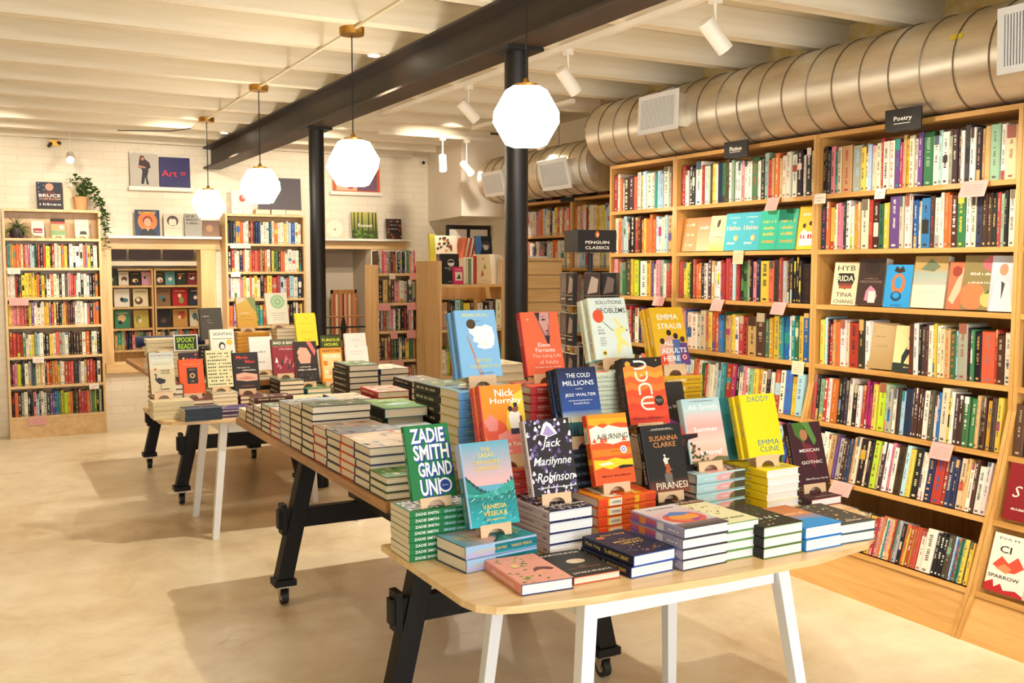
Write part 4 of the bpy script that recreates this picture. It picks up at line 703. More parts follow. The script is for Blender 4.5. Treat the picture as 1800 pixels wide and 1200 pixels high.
RF = lambda z: (3.44 + z * .5 if z < .18 else 3.53 + (z - .18) * .35 if z < .42 else 3.614 + (z - .42) * .30 if z < .70 else 3.698 + (z - .70) * .26 if z < .90 else 3.75) - 3.44
RS = [(1.85, 0), (1.575, 0), (1.30, 0), (1.0, 0), (.722, 5), (.465, 12), (.185, 17)]
BAYS = [(1.36, 2.585), (2.587, 3.70), (3.702, 4.84), (4.842, 5.535)]
BN = ['light maple bookcase at the near end, only its edge in view', 'tall maple bookcase with the Poetry sign, raked out towards its foot', 'tall maple bookcase with the Fiction sign, between two others', 'narrow maple bookcase at the far end of the long wall run']
for (a, b), l in zip(BAYS, BN):
    bookcase('bookcase', Matrix.Translation((3.44, a, 0)), b - a, 2.15, .60, RS, l, RF, .185)
# beyond the end of the run, set back
for k, (a, b) in enumerate(((5.67, 6.80), (6.802, 7.93))):
    bookcase('bookcase', Matrix.Translation((4.24, a, 0)), b - a, 2.28, .36, [(2.03, 0), (1.745, 0), (1.475, 0), (1.2, 0), (.96, 0), (.68, 0), (.40, 0), (.12, 0)], ['maple bookcase set back beyond the end of the long run', 'maple bookcase set back, seen past the steel column'][k], kick=None)
RZ = Matrix.Rotation(R(90), 4, 'Z')      # cases that face the camera: local x -> into the room's depth, y -> towards -x
def facing(x1, y): return Matrix.Translation((x1, y, 0)) @ RZ
PW = ('pale_x', 'pale_z')
bookcase('bookcase', facing(1.035, 9.50), .775, 1.978, .19, [(1.728, 0), (1.475, 0), (1.22, 0), (.975, 0), (.71, 0), (.455, 0), (.19, 0)], 'pale bookcase with plants standing on and in it', kick=.19, wood=PW)
bookcase('bookcase', facing(2.875, 9.48), .76, 1.978, .21, [(1.70, 0), (1.435, 0), (1.18, 0), (.92, 0), (.66, 0), (.40, 0), (.14, 0)], 'pale narrow bookcase on the back wall between window and niche', kick=.14, wood=PW)
bookcase('bookcase', facing(3.225, 7.50), .375, 1.50, .26, [(1.433, 0), (1.195, 0), (.969, 0), (.734, 0), (.5, 0), (.25, 0)], 'low pale bookcase with slanting books, end-on beside the stair rail', top=False, wood=PW)
bookcase('bookcase', facing(3.77, 6.99), .60, 1.53, .46, [(1.348, 0), (1.0, 0), (.64, 0), (.3, 0)], 'low open-topped bookcase behind the sky blue novel', top=False, wood=PW)
bookcase('bookcase', facing(4.02, 7.62), .66, 1.52, .25, [(1.2, 0), (.9, 0), (.6, 0)], 'low bookcase behind, with large illustrated books on its top', wood=PW)
# the other room
bookcase('bookcase', facing(1.82, 11.80), .62, 1.46, .3, [(1.27, 0), (1.03, 0), (.79, 0), (.55, 0)], 'brown bookcase of picture books in the other room, first bay', wood=('pale_x', 'pale_z'))
bookcase('bookcase', facing(2.53, 11.80), .70, 1.46, .3, [(1.27, 0), (1.03, 0), (.79, 0), (.55, 0)], 'brown bookcase of picture books in the other room, second bay', wood=('pale_x', 'pale_z'))
m = MB(); m.box(1.1, 2.9, 11.75, 12.1, 1.49, 1.54, 'whitepaint'); tag(m.build('wall_shelf'), 'white rail above the bookcases in the other room', 'shelf')
for k in range(5):
    m = MB(); m.box(-.17, .17, 0, .03, 0, .2, 'darkpot'); tag(m.build('dark_pane', loc=(1.4 + .37*k, 12.0, 1.56)), f'dark grey pane in the other room, {["first", "second", "third", "fourth", "fifth"][k]} in the row above the white rail', 'panel')  # dark glass panes above the rail, built as plain slabs
# ------------------------------------------------------------------ rows of upright books
PAL = dict(k='211d1b', w='e6ddc9', c='dccba4', r='a9382e', o='d06c34', y='dabd45', g='3c7048', t='2a8c88', b='2d64a8', n='1f2c4c', p='e08b92', m='ab3060', v='67498a', s='a39f96', d='4a3024', a='c79d64', l='a6cad6', h='3b3836', e='b7cb2c', i='dc6248', u='c7992c', q='8fac8b')
CN = dict(k='black', w='white', c='cream', r='red', o='orange', y='yellow', g='green', t='teal', b='blue', n='navy', p='pink', m='magenta', v='violet', s='grey', d='brown', a='tan', l='pale blue', h='charcoal', e='lime', i='coral', u='mustard', q='sage')
def upright(mb, w, h, t, c1, c2, r, full=False):
    """standing book, spine facing local -x at x=0, thickness along y from 0 to t, foot at z=0"""
    def vary(cc):
        u = r.uniform(-12, 12)
        return ''.join('%02x' % max(8, min(245, int(int(cc[i:i+2], 16) + u + r.uniform(-9, 9)))) for i in (0, 2, 4))
    base, acc = vary(PAL[c1]), vary(PAL[c2])
    rr = min(.004, t * .25); pg = 'pages'
    P = [(w, 0), (rr, 0), (0, rr), (0, t - rr), (rr, t), (w, t)]; n = 6
    vs = [(x, y, 0) for x, y in P] + [(x, y, h) for x, y in P]
    for i in range(5): mb.raw([vs[i], vs[i+1], vs[n+i+1], vs[n+i]], [(0, 3, 2, 1)], 'print', base)
    e = min(.002, t * .15); dz = .003 if h > .2 else .0006
    mb.raw([(w, 0, 0), (w, t, 0), (w, t, h), (w, 0, h)], [(0, 1, 2, 3)], pg)
    mb.raw([vs[i] for i in range(6)], [(0, 1, 2, 3, 4, 5)], 'print', base)
    if dz > .001:   # boards stand a little above the pages
        mb.raw([(rr, e, h - dz), (w - .002, e, h - dz), (w - .002, t - e, h - dz), (rr, t - e, h - dz)], [(0, 1, 2, 3)], pg)
        for (a0, a1) in ((0, e), (t - e, t)): mb.raw([(rr, a0, h), (w, a0, h), (w, a1, h), (rr, a1, h), (rr, a0, h - dz), (w, a0, h - dz), (w, a1, h - dz), (rr, a1, h - dz)], [(0, 1, 2, 3), (4, 7, 6, 5), (0, 4, 5, 1), (2, 6, 7, 3), (1, 5, 6, 2), (0, 3, 7, 4)], 'print', base)
        mb.raw([(0, rr, h), (rr, 0, h), (rr, t, h), (0, t - rr, h), (0, rr, h - dz), (rr, 0, h - dz), (rr, t, h - dz), (0, t - rr, h - dz)], [(0, 1, 2, 3), (3, 2, 6, 7), (0, 3, 7, 4), (0, 4, 5, 1), (1, 5, 6, 2)], 'print', base)
    else: mb.raw([vs[6 + i] for i in range(6)], [(5, 4, 3, 2, 1, 0)][:1], pg)
    art = []; y0, y1 = rr / t + .02, 1 - rr / t - .02; kind = r.random(); lum = sum(int(base[i:i+2], 16) for i in (0, 2, 4))
    ink = acc if c2 != c1 else (r.choice(('5a5048', '7a6a58', '9a5a48', '4a5a6a')) if lum > 380 else r.choice(('d8cdb8', 'b8a888', 'c8a060', '8a7a6c')))
    if kind < .22: art.append(('r', .0, y0, r.uniform(.08, .25), y1, acc if c2 != c1 else ink))
    elif kind < .36: a = r.uniform(.2, .5); art.append(('r', a, y0, a + r.uniform(.12, .3), y1, acc if c2 != c1 else r.choice(list(PAL.values()))))
    elif kind < .46: art.append(('r', r.uniform(.7, .85), y0, 1, y1, r.choice(list(PAL.values()))))
    elif kind < .58 and t > .018:
        for q in range(7): art.append(('r', .06 + q * .13, .3, .10 + q * .13, .7, r.choice([acc, ink, base])))
    tx = []
    a = r.uniform(.07, .14); b = a + r.uniform(.18, .3); c = b + r.uniform(.05, .1); d = min(.86, c + r.uniform(.15, .35))
    fh = r.uniform(.22, .40); nn = 9 if full else 6
    for (x0, x1) in ((a, b), (c, d)):
        u = (x1 - x0) / nn
        for q in range(nn):
            if r.random() < .86: tx.append(('r', x0 + q*u, .5 - fh/2, x0 + q*u + u * r.uniform(.45, .75), .5 + fh/2 * r.choice((.6, 1)), ink))
    tx.append(('r', .92, .3, .96, .7, ink))
    draw(mb, art, h, t, lambda x, y, z: (-z, y, h - x), step=.0002)
    draw(mb, tx, h, t, lambda x, y, z: (-z, y, h - x), k0=9, step=.00004)
MASS = MB(); NIND = 0; SEEN = {}
NTH = ['first', 'another', 'third such', 'fourth such', 'fifth such']
PAT = 'w w c k r o y g t b n p m v s d a l h e i u q w k c w r o a d w'.split()
def rand_row(n, r, pal=None): return ' '.join(r.choice(pal or PAT) + r.choice(['', '', r.choice('wkryb')]) + str(r.choice((2, 2, 3, 3, 4))) for _ in range(n))
def fill(spec, X, L, hmin, hmax, r, where=None, tilt=0, tall=None, group=None, dep=.13, slant=0):
    """X: frame with x into the case, y along the shelf, z up; books run from y=L down to 0 (left to right as seen)"""
    global NIND
    toks = []
    for tk in spec.split():
        tall_ = tk.endswith("'"); tk = tk.rstrip("'"); i = 0
        while tk[i].isalpha(): i += 1
        toks.append((tk[0], tk[1] if i > 1 else tk[0], float(tk[i:]), tall_))
    tot = sum(a[2] for a in toks); k = L / tot * .985; y = L; names = []
    for j, (c1, c2, wd, tl) in enumerate(toks):
        t = wd * k * .97; h = r.uniform(hmin, hmax) * (1.06 if tl else 1); dd = dep * r.uniform(.94, 1.06)
        Xb = X @ Matrix.Translation((r.uniform(.0, .012), y - wd * k, 0)) @ Matrix.Rotation(R(r.uniform(-.3, .3)), 4, 'X')
        if where:
            mb = MB(); upright(mb, dd, h, t, c1, c2, r, True); o = mb.build('shelf_book'); o.matrix_world = Xb
            size = 'slim ' if wd <= 2 else 'thick ' if wd >= 5 else ''; tone = 'tall ' if tl else ''
            pv = CN[toks[j-1][0]] if j else 'the case'; nx = CN[toks[j+1][0]] if j + 1 < len(toks) else 'the case'
            nm = CN[c1] + (f' and {CN[c2]}' if c2 != c1 else '')
            lab = f'{size}{tone}{nm} spine between {pv} and {nx}, {where}'
            if j == 0: lab = f'{size}{tone}{nm} spine first at the far end, {where}'
            if j == len(toks) - 1: lab = f'{size}{tone}{nm} spine last at the near end, {where}'
            seen = SEEN.get(lab, 0); SEEN[lab] = seen + 1
            if seen: lab = lab + ', ' + NTH[min(seen, 4)]
            tag(o, lab, 'book', group); NIND += 1
        else:
            MASS.X = Xb; upright(MASS, dd, h, t, c1, c2, r); MASS.X = None
        y -= wd * k
POETRY = {0: "k2 k2 h2 pk3 tk2 c3 ar7 sl7 y3 w2 lw2 cp3 w3 r2 wk4 wo3 vt4' m2 a2 ud2 w3 w2 v3' gq6 w4 l2 wk4' s2 d3 d2 wo2 hk3' wd3 k3' a2 au3 q5' w3' c6'",
 1: "nm4 o3 ya4 w2 p3 p2 k2 w3 w3 uo3 aw2 w6' ro3 dw5 gk4 yw4 vw7 c3 w4' w2 k1 bw3 w2 bk6' dr3 w4 w2 o3 o2 dw4' gy5 w3 c3 nk4 d3 d3 k3 r2 q2 k2 w4'",
 3: "y3 lw2 kr2 r2 a2 o3' w4 c2 rd6 k4 w3", 31: "dr3 w3 k2 d3 d2 w3 yw2 w3 c3 ao3 go3 l2 s6' kr2 gw2 k4 i8' r2 d4 w4",
 4: "r3 k3 q4 rw3 w3 oa5 k3 k3 h3 w3' k4 w3 r3 mk2 mk2 mk2 y3 e6' q2 s3 w3 dk3 lt3 nd5 dw2 dw2 dw2 dw2 w4 h3 wd2 b2 c5' yk2 wq2 dw3 dw3 gw4 gw4 a2 k2 d2 u3 dk3 y3",
 5: "w3 w2 t3 k3 c4 w4 w3 a4 vd2 sd4 d3 n2 n2 a2 c3 k5 c2 k3 e4 c2 dw3 w3 p2 w3 dk5' lv3 ya3 kc5 w2 w2 n4 rb6' r3 n3 n3 c4 a2 w3 dw2 w4 w3",
 6: "k4 yk3 w4 yd4 u4 d4 k5 r2 l2 w2 o3 a3' s2 b2 r1 y1 w2 d3 k2 u3 r2 p2 o2 w1 t1 p2 y1 r1 g1 s2 k2 o2 y1 r2 u1 r3 w3 w5 kw2 kw2 kw2 dq3 l1 b1 r1 g1 t1 y2 n1 y2"}
FICTION = {0: "rk3 r2 w3 kw3 kw3 w6' r2 wt3 w2 dg2 y3 w2 nk4' gk3 dg3 w2 q2 w3 w3 pw2 w3 w3 gr5' w2 k3 q3' rk3 a2 o3 aw3 w3 w3 w4' kw4 w2 kw4 w2",
 2: "r4' y3 eg3 k2 o2 r2 o2 ow2 kw3 wd3 dw3 aw3 w3 w3 rp2 rm2 rm2 rm2 rp2 lw3 ro3 kg3 gk3 q2 k2 pk3 n3 yk7 i4' dk4 r2 sl4 d2 ky2 ky2 ky2 ky2 kd7",
 3: "p2 pw2 b2 w3 w3 w2 c3 ob2 y2 r2 ow2 b3 g1 a3 y2 w2 r3 rk2 ad5 d5 g2 u2 y3 t2 bt3 w1 t2 g2 y2 b3'",
 4: "w3 lw4 w4 l2 w2 o2 i2 wr3 gk2 r2 c2 wq3 w2 l3 tl3 r4 m3 k2 c3 p2 w2 q3 y3 u2 wd3 k3 w2 r4 w3 bv4 yu3 lb4"}
THIRD = {0: "r3 w2 o2 w2 dw4 dw4 io3 w3 y2 lw3 w5 w2 t2 lq3 l2 w4' s2 rd3", 1: "w3 o3' s2 l2 w2 k2 kw3' r3 d2 o2 y2 o3 o2 o2 l2 w3 c2 l2 a3 w2", 2: "p3 o2 q2 g3 d4' y2 e4 g1 w6 u3 v2 w2 p3 q2 w2 r3 rw3"}
SHN = ['top shelf', 'second shelf', 'third shelf', 'fourth shelf', 'fifth shelf', 'sixth shelf', 'lowest shelf']
def bayfill(bi, rows, bn, indiv=(), skip=()):
    a, b = BAYS[bi]
    for s in range(7):
        z, tilt = RS[s]; r = random.Random(bi * 50 + s)
        if s in skip: continue
        spec = rows.get(s) or rand_row(30 if b - a > 1 else 19, r)
        back = {4: 5, 5: 12, 6: 17}.get(s, 0)
        L = b - a - .044
        def frame(y0, zz=z): return Matrix.Translation((3.44 + RF(z) + .018, y0, zz + .0012)) @ Matrix.Rotation(R(max(back, tilt)), 4, 'Y')
        hm = (.208, .243) if s < 2 else (.205, .24) if s < 4 else (.20, .23) if s < 6 else (.165, .19)
        w = f'{SHN[s]}, {bn} bookcase' if s in indiv else None
        if bi == 1 and s == 3:
            fill(spec, frame(a + .022 + .745), .32, *hm, r, w and w + ' far part', group=None, dep=.14)
            fill(rows[31], frame(a + .022), .515, *hm, r, w and w + ' near part', dep=.14); continue
        fill(spec, frame(a + .022), L, *hm, r, w, dep=.14 if s < 4 else .12)
bayfill(1, POETRY, 'Poetry', indiv=(0, 1, 3, 4, 5), skip=(2,))
bayfill(2, FICTION, 'Fiction', indiv=(0, 2, 3), skip=(1,))
bayfill(3, THIRD, 'narrow', indiv=())
bayfill(0, {}, 'near', skip=(6, 5))
def backfill(x0, x1, y, rows, seed, hm=(.19, .22), slant=None, dep=.13):
    for k, (z, spec, n) in enumerate(rows):
        r = random.Random(seed + k); sl = (slant or {}).get(k, 0)
        X = Matrix.Translation((x1 - .022, y + .022, z + .0012)) @ RZ
        fill(spec or rand_row(n, r), X, x1 - x0 - .044, hm[0], hm[1], r, dep=dep)
backfill(.26, 1.035, 9.50, [(1.475, "r1 tk3 a2 u2 o3 o3 i2 c3 r2 pk3 m2 sl3 l2 gk2 k2 r3 kw3 r3 e5 k2 rw3 w3 s2 c3 o3 y4 k2 w4 wk4 wk4 wk4 io3 v2 y4 kw3 w5", 0), (1.22, "w3 w3 w3 rd2 k2 n3 yk4 yk4 yk4 y3 ud3 o3 k2 yo4 k2 wd5 o3 w4 w3 kw3 w4 d3 s2 p2 r3 r3 l2 w4 kw3 w4 w3 kw4 kw3 o4", 0), (.975, "yk3 p3 p3 p3 r3 p2 r3 k2 y3 vw3 w3 wk5 w3 u3 y3 v2 r3 y3 k3 k3 s2 u3 r2 d3 k2 d3 w3 w3 w3 w2 wl3 i3 kw4 o3 o4", 0),
 (.71, "r3 ro4 ro4 rk2 gw3 w3 c3 y3 q3 l2 w4 k2 kw4 yk4 wk3 i3 s3 s3 wb4 k2 kr3 k3 h3 d3 w4 ow4 k2 w3 w3 k3", 0), (.455, "k2 m2 p3 ey4 n2 k2 wk4 s3 v2 gk3 c5 y2 w3 k2 o3 r3 ub3 o3 u3 w3 w2 r4 r3 i3 hv6 s2 w4 a3 r3 r4 r3 k2 w4", 0), (.19, "kr3 o4 k3 s3 wr4 k3 kg3 pk3 l3 k2 w3 wd3 h4 v3 v2 b2 t2 g3 y3 e4 u3 o3 k2 d4 r3 m3 r3 o4 s2 g3 e2 k3 q3", 0)], 100, (.185, .215))
backfill(2.115, 2.875, 9.48, [(1.70, "kd3 kd3 n3 ub5 io3 w3 w3 d2 r3 k2 nb3 nb3 wk3 wk3 w3 nt3 c3 oy4 w3 w4 yw3 w2 lw3 bw4 w4 w3", 0), (1.435, "kw4 r4 w3 w3 n4 i2 w3 w3 o3 r3 i4 ro3 a3 d2 o3 w4 d2 y3 g2 gk3 d3 io5 w4 w5 w5 w4 k3", 0), (1.18, "v2 w3 w3 w3 p3 y3 w3 o2 w2 y3 c3 k3 r3 y5 r5 r3 l3 w3 r3 l4 w4 nw4", 0), (.92, None, 25), (.66, None, 25)], 200, (.19, .22))
backfill(2.85, 3.225, 7.50, [(1.433, "d2 w3 i2 p2 p2 y2 s2 d3 ok3 s2 kw3 s3 k3 w2 g3 p3 w2 p2", 0), (1.195, "k3 a3 d2 d2 p3 w3 s2 h3 s2", 0), (.969, "h2 s2 r3 q2 p2 p2 w2 k2 c2 k3 r2 d2 p2 w2 k2", 0), (.734, "d2 k3 a2 r2 d3 g2 k2 c2 k3 y3 g3 a2", 0), (.5, None, 15), (.25, None, 15)], 300, (.165, .185))
backfill(3.17, 3.77, 6.99, [(1.0, "p2 a3 d2 d2 k2 l4 g2 ye5 d3 a3 w4 kw5 s3 k2 w4 w2", 0), (.64, None, 18), (.3, None, 18)], 400, (.2, .23))
backfill(1.2, 1.82, 11.80, [(.55, None, 20)], 520); backfill(1.83, 2.45, 11.80, [(.55, None, 20)], 530)
for k, (a, b) in enumerate(((5.67, 6.80), (6.802, 7.93))):
    for s, z in enumerate((1.745, 1.475, 1.2, .96, .68, .40)):
        r = random.Random(600 + 10*k + s)
        fill(rand_row(30, r, 'w w c w o r p l y a w s w c n'.split()), Matrix.Translation((4.252, a + .022, z + .001)), b - a - .044, .195, .23, r)
MASS.mats and tag(MASS.build('shelved_books'), 'the many smaller book spines filling the remaining shelves', 'books', kind='stuff')
# ------------------------------------------------------------------ tables
ZB, ZL = .66, .77
def caster(root, x, y, label=None):
    w = MB(); w.tube([(x - .014, y, .034), (x + .014, y, .034)], .034, 'rubber', 24); a = w.build('caster_wheel', root, smooth='auto')
    w = MB(); w.tube([(x - .0155, y, .034), (x + .0155, y, .034)], .017, 'steel', 16); w.prism([(y - .012, .034), (y + .012, .034), (y + .035, .082), (y - .02, .082)], x - .021, x - .018, 'x', 'steel'); w.prism([(y - .012, .034), (y + .012, .034), (y + .035, .082), (y - .02, .082)], x + .018, x + .021, 'x', 'steel')
    w.box(x - .03, x + .03, y - .035, y + .04, .080, .086, 'steel'); w.build('caster_fork', a)
def trestle_table(x0, x1, y0, y1, ty, feet, label):
    root = empty('trestle_table', ((x0+x1)/2, (y0+y1)/2, 0), label=label, cat='table'); O = Matrix.Translation((-(x0+x1)/2, -(y0+y1)/2, 0))
    m = MB(O); m.box(x0, x1, y0, y1, ZL - .034, ZL, 'oak'); m.build('table_top', root, bevel=.003)
    fx0, fx1 = feet; xm = (fx0 + fx1) / 2; zt = ZL - .036
    for y in ty:
        for s, fx in ((1, fx0), (-1, fx1)):
            m = MB(O); tx = fx + s * .135; w = .036
            m.prism([(fx - w, .118), (fx + w, .118), (tx + w, zt - .04), (tx - w, zt - .04)], y - .035, y + .035, 'y', 'blackwood'); l = m.build('leg', root, bevel=.003)
            m = MB(O); m.box(fx - w - .012, fx + w + .012, y - .045, y + .045, .088, .117, 'blackwood'); m.build('foot_block', l, bevel=.002)
            caster(root, fx - root.location.x, y - root.location.y)
        m = MB(O); m.box(x0 + .06, x1 - .06, y - .035, y + .035, zt - .039, zt, 'blackwood'); m.build('top_rail', root, bevel=.003)
        zc = .34; dx = .135 * (zc - .118) / (zt - .158)
        m = MB(O); m.box(fx0 + dx - .075, fx1 - dx + .075, y - .022, y + .022, zc, zc + .085, 'blackwood'); c = m.build('cross_rail', root, bevel=.002)
        for s, xx in ((-1, fx0 + dx - .05), (1, fx1 - dx + .05)):
            m = MB(O); m.box(xx - .012, xx + .012, y - .032, y + .032, zc - .025, zc + .11, 'blackwood'); m.build('wedge', c, bevel=.002)
    m = MB(O); m.box(xm - .07, xm + .07, ty[0] - .09, ty[1] + .09, .427, .462, 'blackwood'); m.build('stretcher', root, bevel=.003)
    return root
def bamboo_table(x, y, label):
    """x, y = near corner region; local outline measured from it"""
    root = empty('bamboo_table', (x, y, 0), label=label, cat='table')
    out = [(0, .72), (0, .16), (.012, .105), (.05, .065), (.11, .045), (.31, .015), (.70, -.012), (1.05, -.012), (1.30, .03), (1.40, .09), (1.53, .22), (1.60, .34), (1.61, .42), (1.61, .72)]
    m = MB(); m.prism(out, ZB - .020, ZB, 'z', 'bamboo'); m.build('table_top', root, bevel=.002)
    leg = lambda tx, ty, fx, fy: [(tx, ty, ZB - .085), (fx, fy, 0)]
    LG = [((.33, .085), (.26, .03)), ((.33, .56), (.265, .60)), ((.99, .085), (1.09, .03)), ((.96, .56), (1.00, .60))]
    for (t0, f0) in LG:
        m = MB(); a, b = .021, .017
        vs = [(t0[0]-a, t0[1]-a, ZB-.022), (t0[0]+a, t0[1]-a, ZB-.022), (t0[0]+a, t0[1]+a, ZB-.022), (t0[0]-a, t0[1]+a, ZB-.022), (f0[0]-b, f0[1]-b, 0), (f0[0]+b, f0[1]-b, 0), (f0[0]+b, f0[1]+b, 0), (f0[0]-b, f0[1]+b, 0)]
        m.raw(vs, [(0,1,2,3),(7,6,5,4),(0,4,5,1),(1,5,6,2),(2,6,7,3),(3,7,4,0)], 'whitemetal'); m.build('leg', root, bevel=.002)
    for (x0, x1, y0, y1) in ((.352, .968, .075, .095), (.352, .938, .55, .57), (.32, .34, .107, .538), (.965, .985, .107, .538)):
        m = MB(); m.box(x0, x1, y0, y1, ZB - .085, ZB - .021, 'whitemetal'); m.build('apron', root, bevel=.001)
    return root
trestle_table(1.10, 2.42, 2.835, 4.80, (2.95, 4.28), (1.175, 1.985), 'long brown-topped trestle table on black casters, covered with stacked hardcovers')
trestle_table(1.05, 2.42, 6.27, 8.25, (6.42, 7.69), (1.125, 1.895), 'farther trestle table on black casters behind the second bamboo table')
bamboo_table(1.06, 2.055, 'nearest bamboo-topped table on white splayed legs, displaying face-out novels')
bamboo_table(.875, 5.46, 'farther bamboo-topped table on white splayed legs, smaller in view')
# ------------------------------------------------------------------ nearest table: front row lying flat
G = 'books lying flat along the front edge'
z0 = ZB + .0006
stack('pinkbird', 1, 1.285, 2.272, z0, -4, 'pink book with green leaves, lying flat', 'at the front corner of the bamboo table', None, 0, 0)
stack('earthlings', 1, 1.440, 2.280, z0, -1, 'black book titled in white, lying flat', 'beside the pink leafy book', None, 0, 0)
stack('midnight', 2, 1.600, 2.262, z0, 3, 'navy book with gold lettering', 'beside the flat black book', 'navy and gold books, pile of two')
stack('sunset', 4, 1.768, 2.250, z0, 2, 'mauve and orange spined hardcover', 'beside the navy books', 'mauve spined hardcovers, pile of four', .002, 1)
stack('meadow', 4, 1.905, 2.262, z0, 1, 'cream hardcover with green boards', 'beside the mauve pile', 'green boarded hardcovers, pile of four', .002, 1)
stack('jazz', 3, 2.040, 2.226, z0, 1, 'black hardcover with green boards', 'towards the front edge end', 'black spined hardcovers, pile of three', .002, 1)
stack('beach', 2, 2.196, 2.222, z0, 0, 'bright blue hardcover', 'near the corner of the front edge', 'blue hardcovers, pile of two', .002, 1)
stack('greyprint', 2, 2.345, 2.226, z0, -2, 'dark grey hardcover', 'at the far corner of the front edge', 'dark grey hardcovers, pile of two', .002, 1)
# second row: stacks carrying the first tier of displays
S90 = 90
t_ = stack('zadie', 8, 1.172, 2.634, z0, S90, 'green paperback, white lettered spine', 'at the bamboo table corner', 'green paperbacks, pile of eight', .001, .5)
display('zadie', 1.158, 2.585, t_, 3, 'green novel with huge white lettering on a blue shadow, tilted back')
t_ = stack('offshore', 2, 1.268, 2.484, z0, S90 + 7, 'teal wave spined hardcover', 'under the ocean wave novel', 'teal wave hardcovers, pile of two', .002, .6)
display('offshore', 1.287, 2.458, t_, 2, 'novel with an ocean wave cover and gold lettering, frontmost on a stand')
t_ = stack('jack', 4, 1.513, 2.540, z0, 2, 'mauve spined hardcover, navy boards', 'under the black floral novel', 'mauve spined hardcovers, pile of four', .002, 1)
display('jack', 1.507, 2.490, t_, -1, 'black novel with white and violet floral print and white script title')
t_ = stack('burning', 4, 1.785, 2.600, z0, S90 + 2, 'orange and cream spined hardcover', 'under the flame novel', 'orange spined hardcovers, pile of four', .002, .8)
display('burning', 1.772, 2.562, t_, -1, 'orange, red and yellow flame novel on a stand', name='display_book')
t_ = stack('piranesi', 3, 1.975, 2.583, z0, 2, 'black hardcover with maroon boards', 'under the copper lettered novel', 'black hardcovers, pile of three', .002, 1)
display('piranesi', 1.965, 2.535, t_, -2, 'black novel with copper capitals and a small dancing figure')
t_ = stack('summer', 4, 2.232, 2.690, z0, S90 + 3, 'pale blue and pink spined hardcover', 'under the sunset sky novel', 'pale blue and pink hardcovers, pile of four', .002, .8)
display('summer', 2.215, 2.640, t_, -3, 'pale blue and pink sunset novel with white lettering on a stand')
t_ = stack('daddy', 5, 2.452, 2.655, z0, 3, 'yellow hardcover with white page edges', 'under the yellow novel', 'yellow hardcovers, pile of five', .002, 1.2)
display('daddy', 2.436, 2.600, t_, -3, 'bright yellow novel with blue lettering on a stand', 2)
display('origin', 2.395, 2.722, t_, -3, 'teal spined book peeping out behind the yellow novels', with_stand=False)
t_ = stack('gothic', 1, 2.606, 2.60, z0, 1, 'dark maroon hardcover lying flat', 'under the novel with green leaves', None, 0, 0)
display('gothic', 2.625, 2.560, t_, -3, 'dark maroon novel with green leaves, at the far side of the yellow pile')
# third tier
t_ = stack('hornby', 7, 1.485, 2.745, z0, S90, 'coral red spined hardcover', 'behind the floral novel', 'coral red hardcovers, pile of seven', .001, .6)
display('hornby', 1.462, 2.705, t_, -3, 'orange and yellow novel with an embracing couple on its cover', 2)
t_ = stack('cold', 8, 1.742, 2.754, z0, S90, 'navy and black spined hardcover', 'behind the flame novel', 'navy hardcovers, pile of eight', .001, .6)
display('cold', 1.742, 2.700, t_, -3, 'navy novel with white capitals over a blue landscape', 2)
t_ = stack('dune', 5, 2.065, 2.752, z0, S90, 'thick black spined paperback', 'behind the copper lettered novel', 'thick black paperbacks, pile of five', .001, .6)
display('dune', 2.030, 2.735, t_, -5, 'thick novel with orange dunes and tall white letters, black spine')
# ------------------------------------------------------------------ long table: back tier of displays
zl = ZL + .0006
t_ = stack('memorial', 11, 1.480, 2.945, zl, S90, 'sky blue spined hardcover', 'at the near end of the long table', 'sky blue hardcovers, tall pile', .002, .7)
display('memorial', 1.482, 2.925, t_, -2, 'sky blue novel with a white drifting shape and black disc', 2)
t_ = stack('ferrante', 11, 1.745, 2.945, zl, S90, 'dark red spined hardcover', 'beside the sky blue pile', 'dark red hardcovers, tall pile', .002, .7)
display('ferrante', 1.735, 2.935, t_, -2, 'orange novel with a face half hidden behind an opening')
t_ = stack('solutions', 11, 1.985, 2.945, zl, S90 - 1, 'pale green spined hardcover', 'beside the dark red pile', 'pale green hardcovers, tall pile', .002, .7)
display('solutions', 2.015, 2.930, t_, -2, 'pale green book with a red balloon and yellow dog', 2)
t_ = stack('leave', 2, 2.232, 2.870, zl, S90, 'dark hardcover with a red spine', 'behind the sunset sky novel', 'red spined dark hardcovers, pile of two', .001, .5)
display('leave', 2.215, 2.835, t_, -2, 'dark novel with a violet glow, half hidden behind the sunset sky novel')
t_ = stack('straub', 10, 2.318, 3.030, zl, S90, 'mustard yellow hardcover', 'behind the black boxed novels', 'mustard yellow hardcovers, tall pile', .001, .5)
display('straub', 2.325, 2.985, t_, -2, 'mustard yellow novel with people seen from behind', 2)

